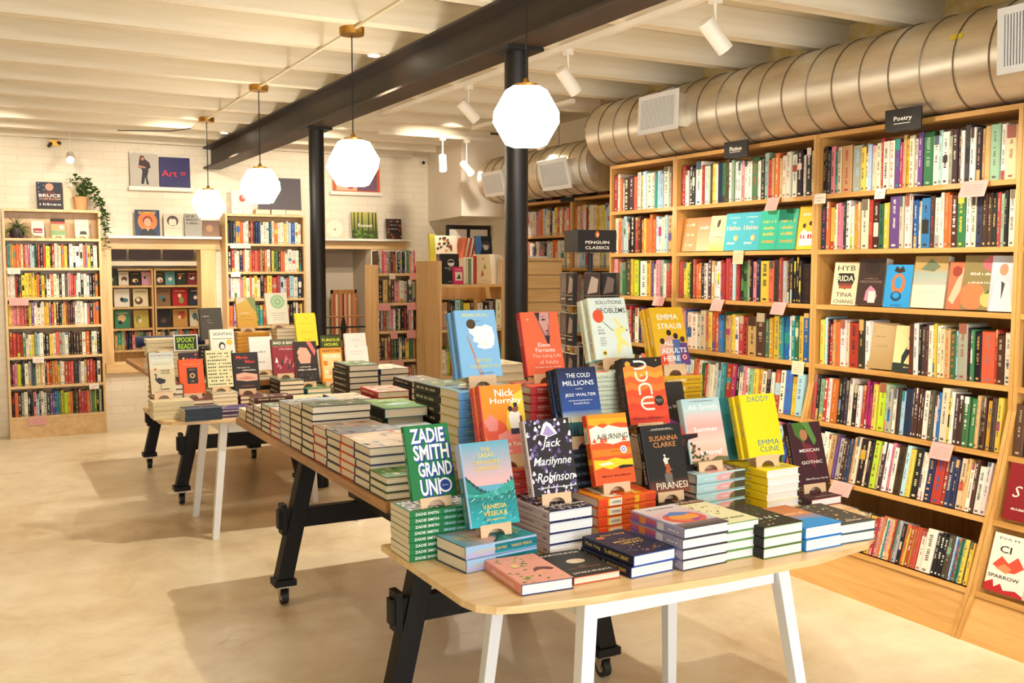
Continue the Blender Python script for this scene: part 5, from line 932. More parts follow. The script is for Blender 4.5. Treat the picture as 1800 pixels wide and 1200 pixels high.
# ------------------------------------------------------------------ long table: page-edges-outward stacks
E90 = -90   # spine away from the camera
edge = [(2.93, 'grn', 3, 'b'), (3.075, 'nav', 5, 'a'), (3.225, 'org', 5, 'a'), (3.375, 'nv2', 5, 'a'), (3.525, 'red', 4, 'c'), (3.685, 'blk', 7, 'a'), (3.845, 'brn', 6, 'a'), (3.995, 'slv', 6, 'a'), (4.145, 'red', 5, 'b'), (4.29, 'blk', 5, 'b'), (4.435, 'nav', 4, 'b'), (4.575, 'mar', 3, 'b'), (4.715, 'crm', 2, 'b')]
nms = dict(grn='dark green', nav='navy', org='orange-red', nv2='dark navy', red='red', blk='black', brn='brown', slv='slate blue', mar='maroon', crm='cream', blk2='black', tea='teal')
for k, (y, c, n, sz) in enumerate(edge):
    w = f'{nms[c]} boarded hardcover, pages outward'
    wh = ['nearest', 'second', 'third', 'fourth', 'fifth', 'sixth', 'seventh', 'eighth', 'ninth', 'tenth', 'eleventh', 'twelfth', 'farthest'][k] + ' along the table edge'
    stack(c + sz, n, 1.10 + .012 + D[c + sz]['h'] / 2, y, zl, E90 if k % 4 else E90 + 1, w, wh, f'{nms[c]} boarded hardcovers, {wh}', .0025, 1.3)
inner = [(1.485, 3.22, 'crm', 4, 'a', 0), (1.485, 3.47, 'slv', 4, 'a', 0), (1.49, 3.74, 'grn', 5, 'c', 1), (1.475, 4.00, 'blk2', 5, 'a', 0), (1.47, 4.25, 'nav', 5, 'a', 0), (1.46, 4.50, 'brn', 4, 'b', 0),
         (1.655, 3.30, 'brn', 4, 'b', 0), (1.68, 3.62, 'blk', 7, 'd', 0), (1.655, 3.92, 'tea', 4, 'b', 0), (1.64, 4.22, 'red', 6, 'a', 0), (1.63, 4.58, 'blk', 9, 'a', 0),
         (1.88, 3.60, 'crm', 10, 'c', 0), (1.83, 4.3, 'blk2', 7, 'a', 0), (1.80, 4.62, 'nav', 8, 'a', 0)]
col = ['second row', 'second row', 'second row', 'second row', 'second row', 'second row', 'third row', 'third row', 'third row', 'third row', 'third row', 'fourth row', 'fourth row', 'fourth row']
pos = ['first', 'second', 'third', 'fourth', 'fifth', 'sixth', 'first', 'second', 'third', 'fourth', 'fifth', 'first', 'second', 'third']
for k, (x, y, c, n, sz, tp) in enumerate(inner):
    wh = f'{pos[k]} in the {col[k]}'
    stack(c + sz, n, x, y, zl, 0, f'{nms[c]} boarded hardcover', wh + ', long table', f'{nms[c]} boarded hardcovers, {wh} of the long table', .003, 1.5, top='greencover' if tp else None)
# ------------------------------------------------------------------ second bamboo table
z0 = ZB + .0006
stack('cream_pb', 4, .955, 5.685, z0, 90, 'cream paperback', 'at the corner of the farther bamboo table', 'cream paperbacks, corner pile', .002, 1)
stack('purb', 2, 1.26, 5.60, z0, 90, 'cream edged hardcover with purple jacket', 'fronting the farther bamboo table', 'purple jacketed hardcovers', .002, 1)
stack('bluepb', 5, 1.085, 5.545, z0, 92, 'slim slate blue paperback', 'between cream and purple piles', 'slate blue paperbacks', .002, 1)
stack('chocb', 4, 1.485, 5.615, z0, 90, 'chocolate brown hardcover', 'at the front of the farther bamboo table', 'chocolate brown hardcovers', .002, 1)
stack('crmb', 3, 1.70, 5.66, z0, 90, 'cream hardcover', 'beside the chocolate brown pile', 'cream hardcovers, front pile', .002, 1)
stack('mara', 6, .96, 5.905, z0, 182, 'maroon hardcover', 'at the far corner of the farther bamboo table', 'maroon hardcovers, corner pile', .002, 1)
t_ = stack('marb', 3, 1.13, 5.90, z0, 0, 'maroon hardcover', 'under the orange book', 'maroon hardcovers under the orange book', .002, 1)
display('heron', .925, 5.74, z0 + .0968, 2, 'tan book with a wading bird, tilted back on a stand')
display('passport', 1.105, 5.86, t_, 0, 'orange book with a dark crest panel on a stand')
t_ = stack('crmb', 4, 1.285, 5.965, z0, 0, 'cream hardcover', 'under the dash patterned book', 'cream hardcovers under the dash patterned book', .002, 1)
display('dashes', 1.272, 5.905, t_, 0, 'cream book patterned all over with dark dashes on a stand')
t_ = stack('marb', 3, 1.445, 5.965, z0, 0, 'maroon hardcover', 'under the black and pink car book', 'maroon hardcovers under the black and pink car book', .002, 1)
display('mademen', 1.430, 5.915, t_, -2, 'black book with a red title and a pink car on a stand')
t_ = stack('blka', 5, 1.695, 6.02, z0, 0, 'black boarded hardcover', 'under the red and olive book', 'black boarded hardcovers under the red and olive book', .002, 1)
display('madbad', 1.690, 6.02, t_, -2, 'red and olive book with small dancing figures on a stand')
t_ = stack('teaa', 3, 1.865, 6.02, z0, 0, 'teal boarded hardcover', 'under the dark book with a profile', 'teal boarded hardcovers', .002, 1)
display('womanface', 1.822, 5.985, t_, -1, 'tall dark book with a woman in profile')
t_ = stack('crma', 3, 2.035, 6.02, z0, 0, 'cream hardcover', 'under the orange lettered book', 'cream hardcovers under the orange lettered book', .002, 1)
display('orangewomen', 1.975, 5.955, t_, -2, 'orange book with large cream capitals on a stand')
t_ = stack('slva', 3, 2.21, 6.00, z0, 0, 'slate blue boarded hardcover', 'under the pale pink book', 'slate blue boarded hardcovers', .002, 1)
display('pinkfigure', 2.135, 5.92, t_, 0, 'pale pink book with a small violet figure on a stand')
# farther trestle table
t_ = stack('blkb', 1, 2.12, 6.42, zl, 0, 'black boarded hardcover', 'under the book with yellow-green capitals', None, 0, 0)
display('furious', 2.105, 6.35, t_, 0, 'black book with large yellow-green capitals on a stand')
t_ = stack('crmb', 1, 2.30, 6.42, zl, 0, 'cream hardcover', 'under the white book with a navy corner', None, 0, 0)
display('circewhite', 2.275, 6.34, t_, 0, 'white book with a navy block in its lower corner, on a stand')
t_ = stack('blkb', 1, 1.20, 6.40, zl, 0, 'black boarded hardcover', 'under the small black and pink book', None, 0, 0)
display('pinkonblack', 1.185, 6.36, t_, 0, 'small black book with pink lettering on a stand')
t_ = stack('crmb', 3, 1.40, 6.46, zl, 0, 'cream hardcover', 'under the cream book titled in capitals', 'cream hardcovers under the cream titled book', .002, 1)
display('sontag', 1.398, 6.375, t_, 0, 'cream book with a small portrait, titled in black capitals, on a stand')
t_ = stack('crmb', 1, 1.63, 6.42, zl, 0, 'cream hardcover', 'under the plain white book', None, 0, 0)
display('whitejs', 1.637, 6.35, t_, 0, 'plain white book with small grey type')
t_ = stack('yelstack', 10, 1.72, 6.99, zl, 90, 'golden yellow hardcover', 'under the yellow and sage book', 'golden yellow hardcovers, tall pile', .002, .6)
display('yellowleaf', 1.690, 6.95, t_, 0, 'golden yellow book with a sage green corner on a stand')
t_ = stack('crmb', 12, 1.955, 6.85, zl, -90, 'cream hardcover', 'under the pale green disc book', 'cream hardcovers, tall pile', .002, .6)
display('greencircle', 1.86, 6.78, t_, 0, 'cream book with a pale green disc on a stand')
t_ = stack('crmb', 7, 1.93, 6.45, zl, -90, 'cream hardcover', 'under the bright yellow book', 'cream hardcovers under the bright yellow book', .002, .8)
display('yellownote', 1.945, 6.38, t_, 1, 'bright yellow book with faint gold lettering on a stand')
t_ = stack('blkb', 8, 1.42, 6.80, zl, 90, 'black boarded hardcover', 'behind the cream titled book', 'black boarded hardcovers, tall pile', .003, 2)
display('greyhard', 1.43, 6.86, t_, 0, 'charcoal book with small white type on a stand')
t_ = stack('crma', 6, 1.17, 6.78, zl, 90, 'cream paged hardcover', 'behind the small black and pink book', 'cream hardcovers behind the small pink lettered book', .006, 4)
m = MB(); m.box(-.075, .075, -.006, .006, 0, .105, 'print', 'e9e6dc'); sg = m.build('sign_card', loc=(1.225, 6.70, t_ + .0006)); sg.rotation_euler = (R(-8), 0, 0)
m = MB(); draw(m, [('r', .05, .06, .95, .94, '26301a'), ('t', 'SPOOKY', .5, .68, .78, .32, 'a8d42c', .03), ('t', 'READS', .5, .28, .66, .32, 'a8d42c', .03)], .15, .105, lambda x, y, z: (-.075 + x, -.006 - z, y)); q = m.build('printed_face', sg)
tag(sg, 'black and white sign card with green lettering standing on the cream pile', 'sign')
stack('crma', 8, 1.15, 7.12, zl, 92, 'cream paged hardcover', 'in the tall pile behind the sign card', 'cream hardcovers, tall pile behind the sign card', .008, 5)
stack('brna', 5, 1.40, 7.45, zl, 90, 'brown boarded hardcover', 'on the middle of the farther trestle table', 'brown boarded hardcovers', .008, 5)
m = MB(); m.tube([(0, 0, .04), (.52, .0, .04)], .04, 'print', 20, '1c2b52')
m.box(.09, .42, -.0412, -.0405, .025, .055, 'print', '1c2b52'); draw(m, [('x', .5, .5, .9, .6, 'a8b6d0')], .33, .03, lambda x, y, z: (.09 + x, -.0414 - z, .025 + y))
tag(m.build('rolled_mat', loc=(1.02, 7.45, zl + .1435)), 'dark blue rolled case lying across brown hardcovers', 'rolled case')
# ------------------------------------------------------------------ face-out books on the shelves
def flatbook(key, X, label, name='face_out_book'): return book(key, name, X, label, 'book')
def faceout_right(key, y, z, label, n=1, lean=9, xo=.03, yaw=0):
    """front cover facing -x on the long wall; y = centre, z = shelf"""
    d = D[key]; A = Matrix.Translation((3.75 + xo, y, z + .0012)) @ Matrix.Rotation(R(-90 + yaw), 4, 'Z')
    for i in range(n):
        o = (d['t'] + .001) * i; c, s_ = math.cos(R(lean)), math.sin(R(lean))
        flatbook(key, A @ Matrix.Translation((0, o * c, d['t'] * s_ + (n - 1 - i) * 0)) @ Matrix.Rotation(R(90 - lean), 4, 'X') @ Matrix.Translation((0, d['h']/2, -d['t'])), label if i == 0 else label + ', the copy behind')
dr = random.Random(11)
def quick(key, w, h, t, c, arts, spine=None, **kw): design(key, w, h, t, c, arts, spine=spine or c, sart=[('x', .4, .5, .5, .4, kw.pop('ink', 'efe6d2'))], hard=kw.pop('hard', False), **kw)
quick('f_or1', .13, .20, .028, 'e8925a', [('g', 0, 0, 1, 1, 'e6a070', 'e27f44'), ('x', .45, .8, .6, .08, 'f4d8b8'), ('x', .45, .5, .5, .07, 'f4d8b8'), ('x', .45, .2, .5, .09, 'f4d8b8')])
quick('f_or2', .125, .20, .03, 'dfa274', [('g', 0, 0, 1, 1, 'e8c49a', 'd8774a'), ('x', .45, .7, .6, .1, 'f4e4c8')])
quick('f_cream', .13, .205, .02, 'ecd9a0', [('g', 0, 0, 1, .5, 'e8c860', 'efe0b8'), ('p', [(.4, .7), (.45, .86), (.6, .9), (.62, .8), (.52, .66)], '4a3226'), ('x', .55, .4, .5, .05, 'b88a3c')])
for k_ in ('a', 'b'): quick('f_turq' + k_, .135, .212, .03, '4bb6c2', [('r', 0, 0, 1, 1, '49b4c4'), ('x', .5, .88, .6, .03, 'e8e4d0'), ('t', 'THE', .5, .74, .2, .05, 'f2ecd8', .01), ('t', 'OVERSTORY', .5, .60, .8, .10, 'f2ecd8', .02) if 0 else ('x', .5, .60, .8, .11, 'e9c6b4'), ('e', .66, .33, .12, .13, 'e8b860'), ('e', .63, .32, .07, .08, 'f2dca8'), ('x', .4, .2, .4, .07, 'f2ecd8')])
for k_ in ('a', 'b'): quick('f_green' + k_, .13, .215, .032, '2fb08a', [('r', 0, 0, 1, 1, '35b898'), ('p', [(.3, 1), (.9, 1), (.85, .88), (.4, .9)], '1f7a48'), ('x', .5, .72, .7, .08, 'e8c24a'), ('x', .5, .55, .6, .07, 'e8c24a'), ('x', .5, .40, .6, .07, 'e8c24a'), ('x', .5, .22, .6, .09, 'e8a83a')])
quick('f_yel', .135, .225, .02, 'ecc62c', [('e', .3, .55, .08, .09, '4a3020'), ('e', .6, .6, .08, .09, '2a2018'), ('e', .82, .5, .07, .08, '5a3a28'), ('p', [(.1, .35), (.3, .48), (.5, .4), (.9, .42), (.95, .1), (.1, .08)], 'e0e0e8'), ('x', .55, .3, .8, .1, 'd84a3a'), ('x', .5, .82, .6, .08, 'f4eccf')])
for k, (key, y, l) in enumerate([('f_yel', 3.795, 'yellow paperback with small figures, face out last on the second Fiction shelf'), ('f_greena', 3.945, 'green-teal paperback with gold lettering beside the yellow one'), ('f_greenb', 4.085, 'green-teal paperback with gold lettering beside the turquoise pair'), ('f_turqa', 4.225, 'turquoise paperback with a round portrait, beside the green pair'), ('f_turqb', 4.365, 'turquoise paperback with a round portrait, beside the cream one'), ('f_cream', 4.50, 'cream and yellow paperback with a brown bird shape, face out'), ('f_or2', 4.615, 'pale orange paperback face out beside the cream one'), ('f_or1', 4.745, 'orange paperback face out, first on the second Fiction shelf')]):
    faceout_right(key, y, RS[1][0], l, 1, 8, .035, 4)
quick('h_hyb', .15, .212, .016, 'e3cfa8', [('t', 'HYB', .5, .86, .72, .12, '231d1a', .0), ('p', [(.2, .74), (.8, .74), (.88, .60), (.78, .44), (.5, .36), (.25, .44), (.14, .60)], '231d1a'), ('g', .25, .38, .78, .52, 'b0563c', '5a2a22'), ('t', 'RIDA', .5, .62, .66, .13, 'efe0c0', .02), ('t', 'TINA', .5, .24, .66, .10, '231d1a', .0), ('t', 'CHANG', .5, .08, .8, .085, '231d1a', .0)])
quick('h_neg', .15, .225, .05, '3c2a22', [('e', .5, .8, .3, .2, '2c1f1a'), ('t', 'NEGOTIATIONS', .5, .50, .84, .05, 'a0887c'), ('x', .5, .57, .5, .03, '8a7468'), ('p', [(.3, .1), (.34, .3), (.5, .42), (.68, .34), (.78, .2), (.7, .06)], 'd887a0'), ('r', .45, .05, .72, .3, 'ecd4c8')])
quick('h_blue', .145, .20, .012, '2f9ad8', [('e', .5, .55, .26, .34, 'd9773c'), ('e', .5, .58, .15, .2, '2f9ad8'), ('p', [(.3, .85), (.38, .97), (.5, .9), (.62, .97), (.72, .84), (.5, .8)], '3a2a22'), ('e', .46, .26, .2, .16, '23486a'), ('e', .46, .28, .13, .10, '2f9ad8'), ('x', .5, .05, .4, .04, '1f4a70')])
quick('h_land', .17, .235, .04, 'ddc9a6', [('r', 0, .45, 1, 1, 'b0a488'), ('g', 0, .45, 1, .68, 'b8b4a4', '9cae9c'), ('r', 0, .74, 1, 1, 'b89a5c'), ('p', [(.2, .74), (.5, .95), (.8, .8), (.6, .7)], '6f7a5a'), ('r', 0, 0, 1, .44, 'e8d9bc'), ('x', .5, .3, .6, .02, 'c8a890')])
quick('h_red', .08, .21, .03, 'c8704c', [('p', [(.1, .2), (.5, .6), (.9, .9), (.8, .4), (.4, .1)], 'e0b898'), ('e', .5, .8, .3, .3, '9a3c2c')])
quick('h_olive', .17, .235, .05, '8a7a48', [('e', .3, .25, .35, .35, 'd07a4a'), ('e', .8, .85, .3, .2, 'c86a70'), ('e', .72, .2, .2, .2, 'd8b868'), ('t', 'forgiveness', .45, .62, .5, .06, 'f0e4c8', .0, .3) if 0 else ('x', .5, .66, .6, .05, 'f0e4c8'), ('x', .5, .50, .7, .035, 'f0e4c8'), ('p', [(.6, .3), (.9, .45), (.95, .3)], '4a6a2c')])
quick('h_man', .14, .235, .03, 'c4ccd8', [('g', 0, 0, 1, 1, 'b8b0b0', 'cfd8e4'), ('e', .4, .75, .14, .18, 'c8906c'), ('p', [(.05, 0), (.15, .5), (.35, .6), (.6, .52), (.8, 0)], 'e8e0d8'), ('p', [(.35, .55), (.4, .2), (.48, .5)], '4a4038')])
for key, y, l, n, yw in [('h_hyb', 3.535, 'cream book with bold black and cream letters, face out on the third Poetry shelf', 1, 3), ('h_neg', 3.375, 'dark brown book with a pink flower, face out on the third Poetry shelf', 1, 3), ('h_blue', 3.215, 'bright blue book with an orange curl, face out on the third Poetry shelf', 1, 3), ('h_land', 3.045, 'cream book with a landscape band across its cover, face out', 1, 3), ('h_red', 2.905, 'narrow red and tan book beside the landscape one', 1, 3), ('h_olive', 2.785, 'olive and coral book with white script, face out', 1, 3), ('h_man', 2.668, 'pale book with a man in white, last on the third Poetry shelf', 1, 3)]:
    faceout_right(key, y, RS[2][0], l, n, 8, .03, yw)
quick('p_tan', .15, .222, .04, 'b89a68', [('g', 0, 0, 1, 1, 'a88a58', 'c4a878'), ('x', .4, .7, .4, .02, '6a5030'), ('x', .5, .5, .4, .02, '6a5030')], spine='e8dcc0')
quick('p_man', .15, .218, .016, 'e2d59a', [('p', [(.3, 0), (.3, .35), (.45, .55), (.6, .75), (.9, .78), (1, .5), (1, 0)], '26302a'), ('p', [(.45, .5), (.5, .72), (.68, .8), (.8, .66), (.72, .5)], 'e2d59a'), ('e', .66, .74, .17, .12, '26302a'), ('r', 0, 0, 1, .2, '2c352c'), ('x', .6, .12, .4, .03, 'e2d59a'), ('p', [(.4, .2), (.55, .4), (.7, .3), (.6, .18)], 'e2d59a')])
faceout_right('p_tan', 3.295, RS[3][0], 'tan book leaning open-faced on the fourth Poetry shelf', 1, 8, .03, 5)
faceout_right('p_man', 3.145, RS[3][0], 'dark green and cream book with a pensive man, face out', 1, 8, .025, 3)
quick('n_city', .17, .235, .02, 'ece4d4', [('t', 'CITY', .5, .74, .62, .12, '231d1a', .02) if 0 else ('t', 'CI', .36, .74, .3, .12, '231d1a', .02), ('t', 'EVA M', .4, .92, .5, .04, '231d1a'), ('p', [(.1, .45), (.3, .62), (.5, .52), (.7, .66), (.9, .5), (.7, .38), (.4, .36)], 'd8503a'), ('p', [(.2, .4), (.4, .5), (.6, .44), (.5, .34)], 'e88a5a'), ('t', 'SPARROW', .45, .27, .8, .06, '231d1a', .02), ('p', [(0, 0), (0, .12), (.2, .2), (.25, .08), (.4, .16), (.5, .06), (.8, .1), (1, .04), (1, 0)], 'b8282c')])
quick('n_red', .16, .235, .02, '8a1c22', [('t', 'S', .3, .5, .25, .2, 'efe2d4', .0, .3), ('x', .5, .2, .6, .04, 'efe2d4')])
def facenear(key, y, z, x, lean, label):
    d = D[key]; A = Matrix.Translation((x, y, z)) @ Matrix.Rotation(R(-90), 4, 'Z')
    flatbook(key, A @ Matrix.Translation((0, 0, d['t'] * math.sin(R(lean)))) @ Matrix.Rotation(R(90 - lean), 4, 'X') @ Matrix.Translation((0, d['h']/2, -d['t'])), label)
facenear('n_city', 2.47, RS[6][0] + .004, 3.44 + RF(RS[6][0]) + .03, 17, 'cream book with a red flame drawing on the lowest shelf at the edge of view')
facenear('n_red', 2.47, RS[5][0] + .004, 3.44 + RF(RS[5][0]) + .03, 12, 'dark red book with white script on the shelf above the flame drawing')
# ------------------------------------------------------------------ pink and white shelf cards
def card(x, y, z, w, h, rot, tiltf, label, c='e2a59c', cat='shelf card', name='shelf_card', ink='c88a80'):
    m = MB(); m.X = None; b = .0006
    m.box(-w/2, w/2, -b, b, -h, 0, 'card', c); draw(m, [('x', .5, .72 - .17*k, .7, .06, ink) for k in range(4)] if h > .05 else [('x', .5, .6, .7, .16, ink), ('x', .5, .3, .5, .12, ink)], w, h, lambda a, bb, zz: (-w/2 + a, -b - zz, -h + bb), 'card')
    o = m.build(name, loc=(x, y, z)); o.rotation_euler = (R(tiltf), 0, R(rot)); tag(o, label, cat, 'price and review cards hung on shelf edges'); return o
def cr(y, s, w, h, l, c='e2a59c', tilt=-22, up=.012):
    z = RS[s][0]; x = 3.44 + RF(z) - .004
    card(x, y, z + up - .008, w, h, -90, tilt, l, c)
cr(2.79, 0, .125, .075, 'wide pink card with red notes under the top Poetry shelf'); cr(3.29, 0, .06, .048, 'small white card at the middle of the top Poetry shelf', 'ece2cf', -8); cr(3.665, 0, .075, .05, 'white card at the far corner of the top Poetry shelf', 'ece2cf', -4)
cr(2.87, 4, .11, .075, 'pink card under the fifth Poetry shelf'); cr(3.355, 5, .125, .07, 'pink card under the sixth Poetry shelf', tilt=-30)
cr(3.99, 0, .09, .075, 'pink card under the top Fiction shelf'); cr(4.26, 1, .085, .075, 'pale card under the face-out Fiction shelf', 'e8c8a0', -5)
cr(3.93, 2, .10, .07, 'pink card under the third Fiction shelf, nearer'); cr(4.42, 2, .10, .07, 'pink card under the third Fiction shelf, farther'); cr(3.79, 3, .085, .07, 'printed card with blue figures under the fourth Fiction shelf', 'd8d4b0', -5)
cr(4.97, 2, .11, .06, 'pink card under the third shelf of the narrow bookcase')
for (x, z, w, h, l, c) in [(.335, 1.472, .10, .05, 'white card at the corner under the first book row, plant bookcase', 'ece0d0'), (.365, 1.215, .15, .062, 'pink card under the second book row, plant bookcase', 'e5a8a0'), (.50, .705, .09, .05, 'white card under the fourth book row, plant bookcase', 'ece0d0'), (.94, .45, .08, .05, 'white card under the fifth book row, plant bookcase', 'ece0d0'), (.475, .185, .14, .07, 'pink card on the kick board, plant bookcase', 'e5a8a0')]:
    card(x, 9.495, z, w, h, 0, 0, l, c)
for (x, z, w, h, l, c) in [(2.25, 1.70, .19, .045, 'long white card under the top row of the narrow back bookcase', 'ece0d0'), (2.20, 1.432, .09, .045, 'white card under the second row of the narrow back bookcase', 'ece0d0')]:
    card(x, 9.475, z, w, h, 0, 0, l, c)
for (x, z, w, h, l, c) in [(2.98, 1.43, .05, .045, 'small cream card on the upper slanting shelf', 'ecd8b8'), (3.17, 1.43, .085, .05, 'pink card on the upper slanting shelf', 'dd9a92'), (2.91, 1.19, .10, .055, 'pink card at the far side of the second slanting shelf', 'dd9a92'), (3.15, 1.19, .09, .055, 'pink card at the near side of the second slanting shelf', 'dd9a92'), (2.99, .965, .06, .06, 'narrow pink card on the third slanting shelf', 'dd9a92'), (3.15, .965, .10, .06, 'pink card at the near side of the third slanting shelf', 'dd9a92'), (2.90, .73, .09, .06, 'pink card at the far side of the lowest visible slanting shelf', 'dd9a92'), (3.02, .73, .10, .065, 'pink card at the middle of the lowest visible slanting shelf', 'dd9a92')]:
    card(x, 7.49, z, w, h, 0, -12, l, c)
# ------------------------------------------------------------------ black section signs
def sign(x, y, z, w, h, rot, text, label, tilt=0, font=.5):
    m = MB(); m.box(-w/2, w/2, -.004, .004, 0, h, 'print', '231f1d')
    m.box(-w/2 + .01, w/2 - .01, .004, .05, 0, .004, 'print', '231f1d')
    draw(m, [('t', text, .5, .52, font, .26, 'efe8da', .02), ('r', .5 - font/2, .30, .5 + font/2 - .05, .325, 'efe8da')], w, h, lambda a, b, c: (-w/2 + a, -.004 - c, b))
    o = m.build('section_sign', loc=(x, y, z)); o.rotation_euler = (R(tilt), 0, R(rot)); return tag(o, label, 'sign')
sign(3.672, 3.11, 2.098, .185, .095, -86, 'Poetry', 'black sign reading Poetry on top of the bookcase')
sign(3.672, 4.21, 2.083, .175, .085, -86, 'Fiction', 'black sign reading Fiction on top of the bookcase')
sign(4.225, 6.83, 2.0325, .14, .085, -62, 'Drama', 'small black sign on the set-back bookcase', font=.3) if 0 else None
m = MB(); m.box(-.07, .07, -.004, .004, 0, .085, 'print', '231f1d'); draw(m, [('x', .5, .5, .35, .14, 'efe8da')], .14, .085, lambda a, b, c: (-.07 + a, -.004 - c, b)); o = m.build('section_sign', loc=(4.215, 6.80, 2.0)); o.rotation_euler = (0, 0, R(-50)); tag(o, 'small black sign on the upper ledge of the set-back bookcases', 'sign')
for (x, l) in ((1.34, 'black sign at the far side of the other room bookcases'), (2.42, 'black sign at the near side of the other room bookcases')):
    m = MB(); m.box(-.1, .1, -.004, .004, 0, .075, 'print', '1c1a19'); draw(m, [('x', .5, .5, .4, .2, 'efe8da')], .2, .075, lambda a, b, c: (-.1 + a, -.004 - c, b)); tag(m.build('section_sign', loc=(x, 11.76, 1.385)), l, 'sign')
# boxes stored above the set-back bookcases
for k in range(7):
    m = MB(); m.box(0, .2, -.07, .07, 0, .16, 'print', ['3a2c24', '2c2622', '7a4038', '4a3a30', '33302c', '5a2c2c', '2a2826'][k]); m.box(-.001, 0, -.04, .04, .05, .11, 'print', 'b8a888')
    tag(m.build('storage_box', loc=(4.26, 5.85 + .27 * k, 2.0315)), f'dark storage box, {["nearest", "second", "third", "fourth", "fifth", "sixth", "farthest"][k]} on the upper ledge under the duct', 'box', None)
# ------------------------------------------------------------------ revolving stand with a black header box
root = empty('book_spinner', (3.275, 5.04, 0), R(-8), label='revolving wire book stand topped by a black PENGUIN CLASSICS header box', cat='display stand')
m = MB(); m.tube([(0, 0, .03), (0, 0, 1.57)], .018, 'black', 12); m.build('post', root)
m = MB(); m.tube([(0, 0, 0), (0, 0, .03)], .15, 'black', 32); m.build('base', root)
m = MB(); m.box(-.125, .125, -.10, .10, 1.575, 1.705, 'print', '1c1816'); hb = m.build('header_box', root)
m = MB(); art = [('e', .5, .80, .052, .075, 'd9722c'), ('e', .5, .80, .028, .055, '231a14'), ('e', .505, .79, .016, .04, 'efe8da'), ('t', 'PENGUIN', .5, .44, .62, .13, 'efe8da', .012), ('t', 'CLASSICS', .5, .20, .62, .13, 'efe8da', .012)]
draw(m, art, .25, .13, lambda a, b, c: (-.125 + a, -.10 - c - .0003, 1.575 + b)); m.build('header_print', hb)
for z in (1.40, 1.16, .92, .68, .44):
    for q in range(4):
        m = MB(); m.X = Matrix.Rotation(R(90 * q), 4, 'Z'); m.tube([(-.11, -.11, z - .14), (.11, -.11, z - .14), (.11, -.16, z - .14), (-.11, -.16, z - .14), (-.11, -.11, z - .14)], .0025, 'steel', 5); m.tube([(-.11, -.162, z - .08), (.11, -.162, z - .08)], .0025, 'steel', 5); m.tube([(0, 0, z - .139), (0, -.11, z - .139)], .003, 'steel', 5); m.build('wire_pocket', root)
k = 0
for z in (1.40, 1.16, .92):
    for q in (0, 1, 3):
        for s in (-1, 1):
            c = ['3c2c28', '1d1a19', '4a4038', '2c2a2c', '5a4a40', '1f1c1b'][k % 6]; k += 1
            m = MB(); m.box(-.045, .045, -.014, .012, 0, .19, 'print', c); m.box(-.0435, .0435, -.012, .010, .19, .1905, 'pages'); draw(m, [('p', [(.1, .35), (.4, .9), (.9, .8), (.8, .4)], ['8a7468', 'a89888', '6a5a54'][k % 3]), ('x', .5, .18, .7, .05, 'efe8da')], .09, .19, lambda a, b, cc: (-.045 + a, -.014 - cc, b))
            o = m.build('spinner_paperback'); o.matrix_world = Matrix.Translation((3.275, 5.04, 0)) @ Matrix.Rotation(R(-8 + 90 * q), 4, 'Z') @ Matrix.Translation((s * .052, -.138, z - .1365))
            tag(o, 'dark paperback in a pocket of the revolving stand', 'book', 'dark paperbacks in the revolving stand')
# ------------------------------------------------------------------ low drawer cabinet for cards
root = empty('drawer_cabinet', (3.74, 6.30, 0), label='pale wooden cabinet of shallow drawers behind the steel column', cat='cabinet')
m = MB(); m.box(-.22, .12, .02, .34, 0, 1.53, 'pale_z'); m.box(-.23, .13, .0, .35, 1.531, 1.55, 'pale_x'); m.build('carcass', root, bevel=.002)
for k in range(9):
    m = MB(); z = 1.43 - k * .1; m.box(-.21, .11, .004, .019, z, z + .092, 'pale_x'); m.build('drawer', root, bevel=.003)
b_ = bpy.context
for k, (c, l) in enumerate((('dfe4e2', 'white and pale blue flat packet lying on the drawer cabinet'), ('b9d4dc', 'pale blue leaflet on the drawer cabinet'))):
    m = MB(); m.box(-.1, .1, -.07, .07, 0, .012, 'print', c); m.raw([(-.08, -.05, .0123), (.06, -.05, .0123), (.09, .05, .0123), (-.05, .05, .0123)], [(0,1,2,3)], 'print', '5ab0cc'); o = m.build('leaflet_pack', loc=(3.64 + .10 * k, 6.40 + .14*k, 1.5505)); o.rotation_euler = (0, 0, R(15 - 30*k)); tag(o, l, 'leaflets')
# ------------------------------------------------------------------ goods on top of the low bookcases
quick('g_black', .15, .235, .03, '211d1b', [('e', .55, .70, .19, .19, 'e9e2d6'), ('p', [(.37, .70), (.73, .70), (.70, .76), (.55, .80), (.40, .76)], '211d1b'), ('t', 'LADIES DRAWING', .5, .50, .6, .03, 'e9e2d6', .01) if 0 else ('x', .5, .53, .6, .03, 'e9e2d6'), ('x', .5, .47, .3, .025, 'e9e2d6'), ('x', .6, .08, .5, .02, 'e9e2d6')])
quick('g_pink', .085, .135, .02, 'c8305c', [('r', .2, .2, .9, .7, 'e6dcc4'), ('p', [(.3, .3), (.6, .6), (.8, .3)], '3c5a4a'), ('x', .5, .84, .6, .07, 'f0c0c8')])
quick('g_cream', .13, .23, .05, 'ecdcb4', [('p', [(.3, .2), (.4, .5), (.5, .3)], 'b0563c'), ('p', [(.5, .5), (.6, .7), (.7, .5)], '8a9a4a'), ('e', .5, .85, .04, .06, '3a3a2a'), ('x', .5, .1, .4, .02, '8a7a5a')])
def fo(key, x, y, z, l, lean=8, yaw=0):
    d = D[key]; flatbook(key, Matrix.Translation((x, y, z + .001)) @ Matrix.Rotation(R(yaw), 4, 'Z') @ Matrix.Translation((0, 0, d['t'] * math.sin(R(lean)))) @ Matrix.Rotation(R(90 - lean), 4, 'X') @ Matrix.Translation((0, d['h']/2, -d['t'])), l)
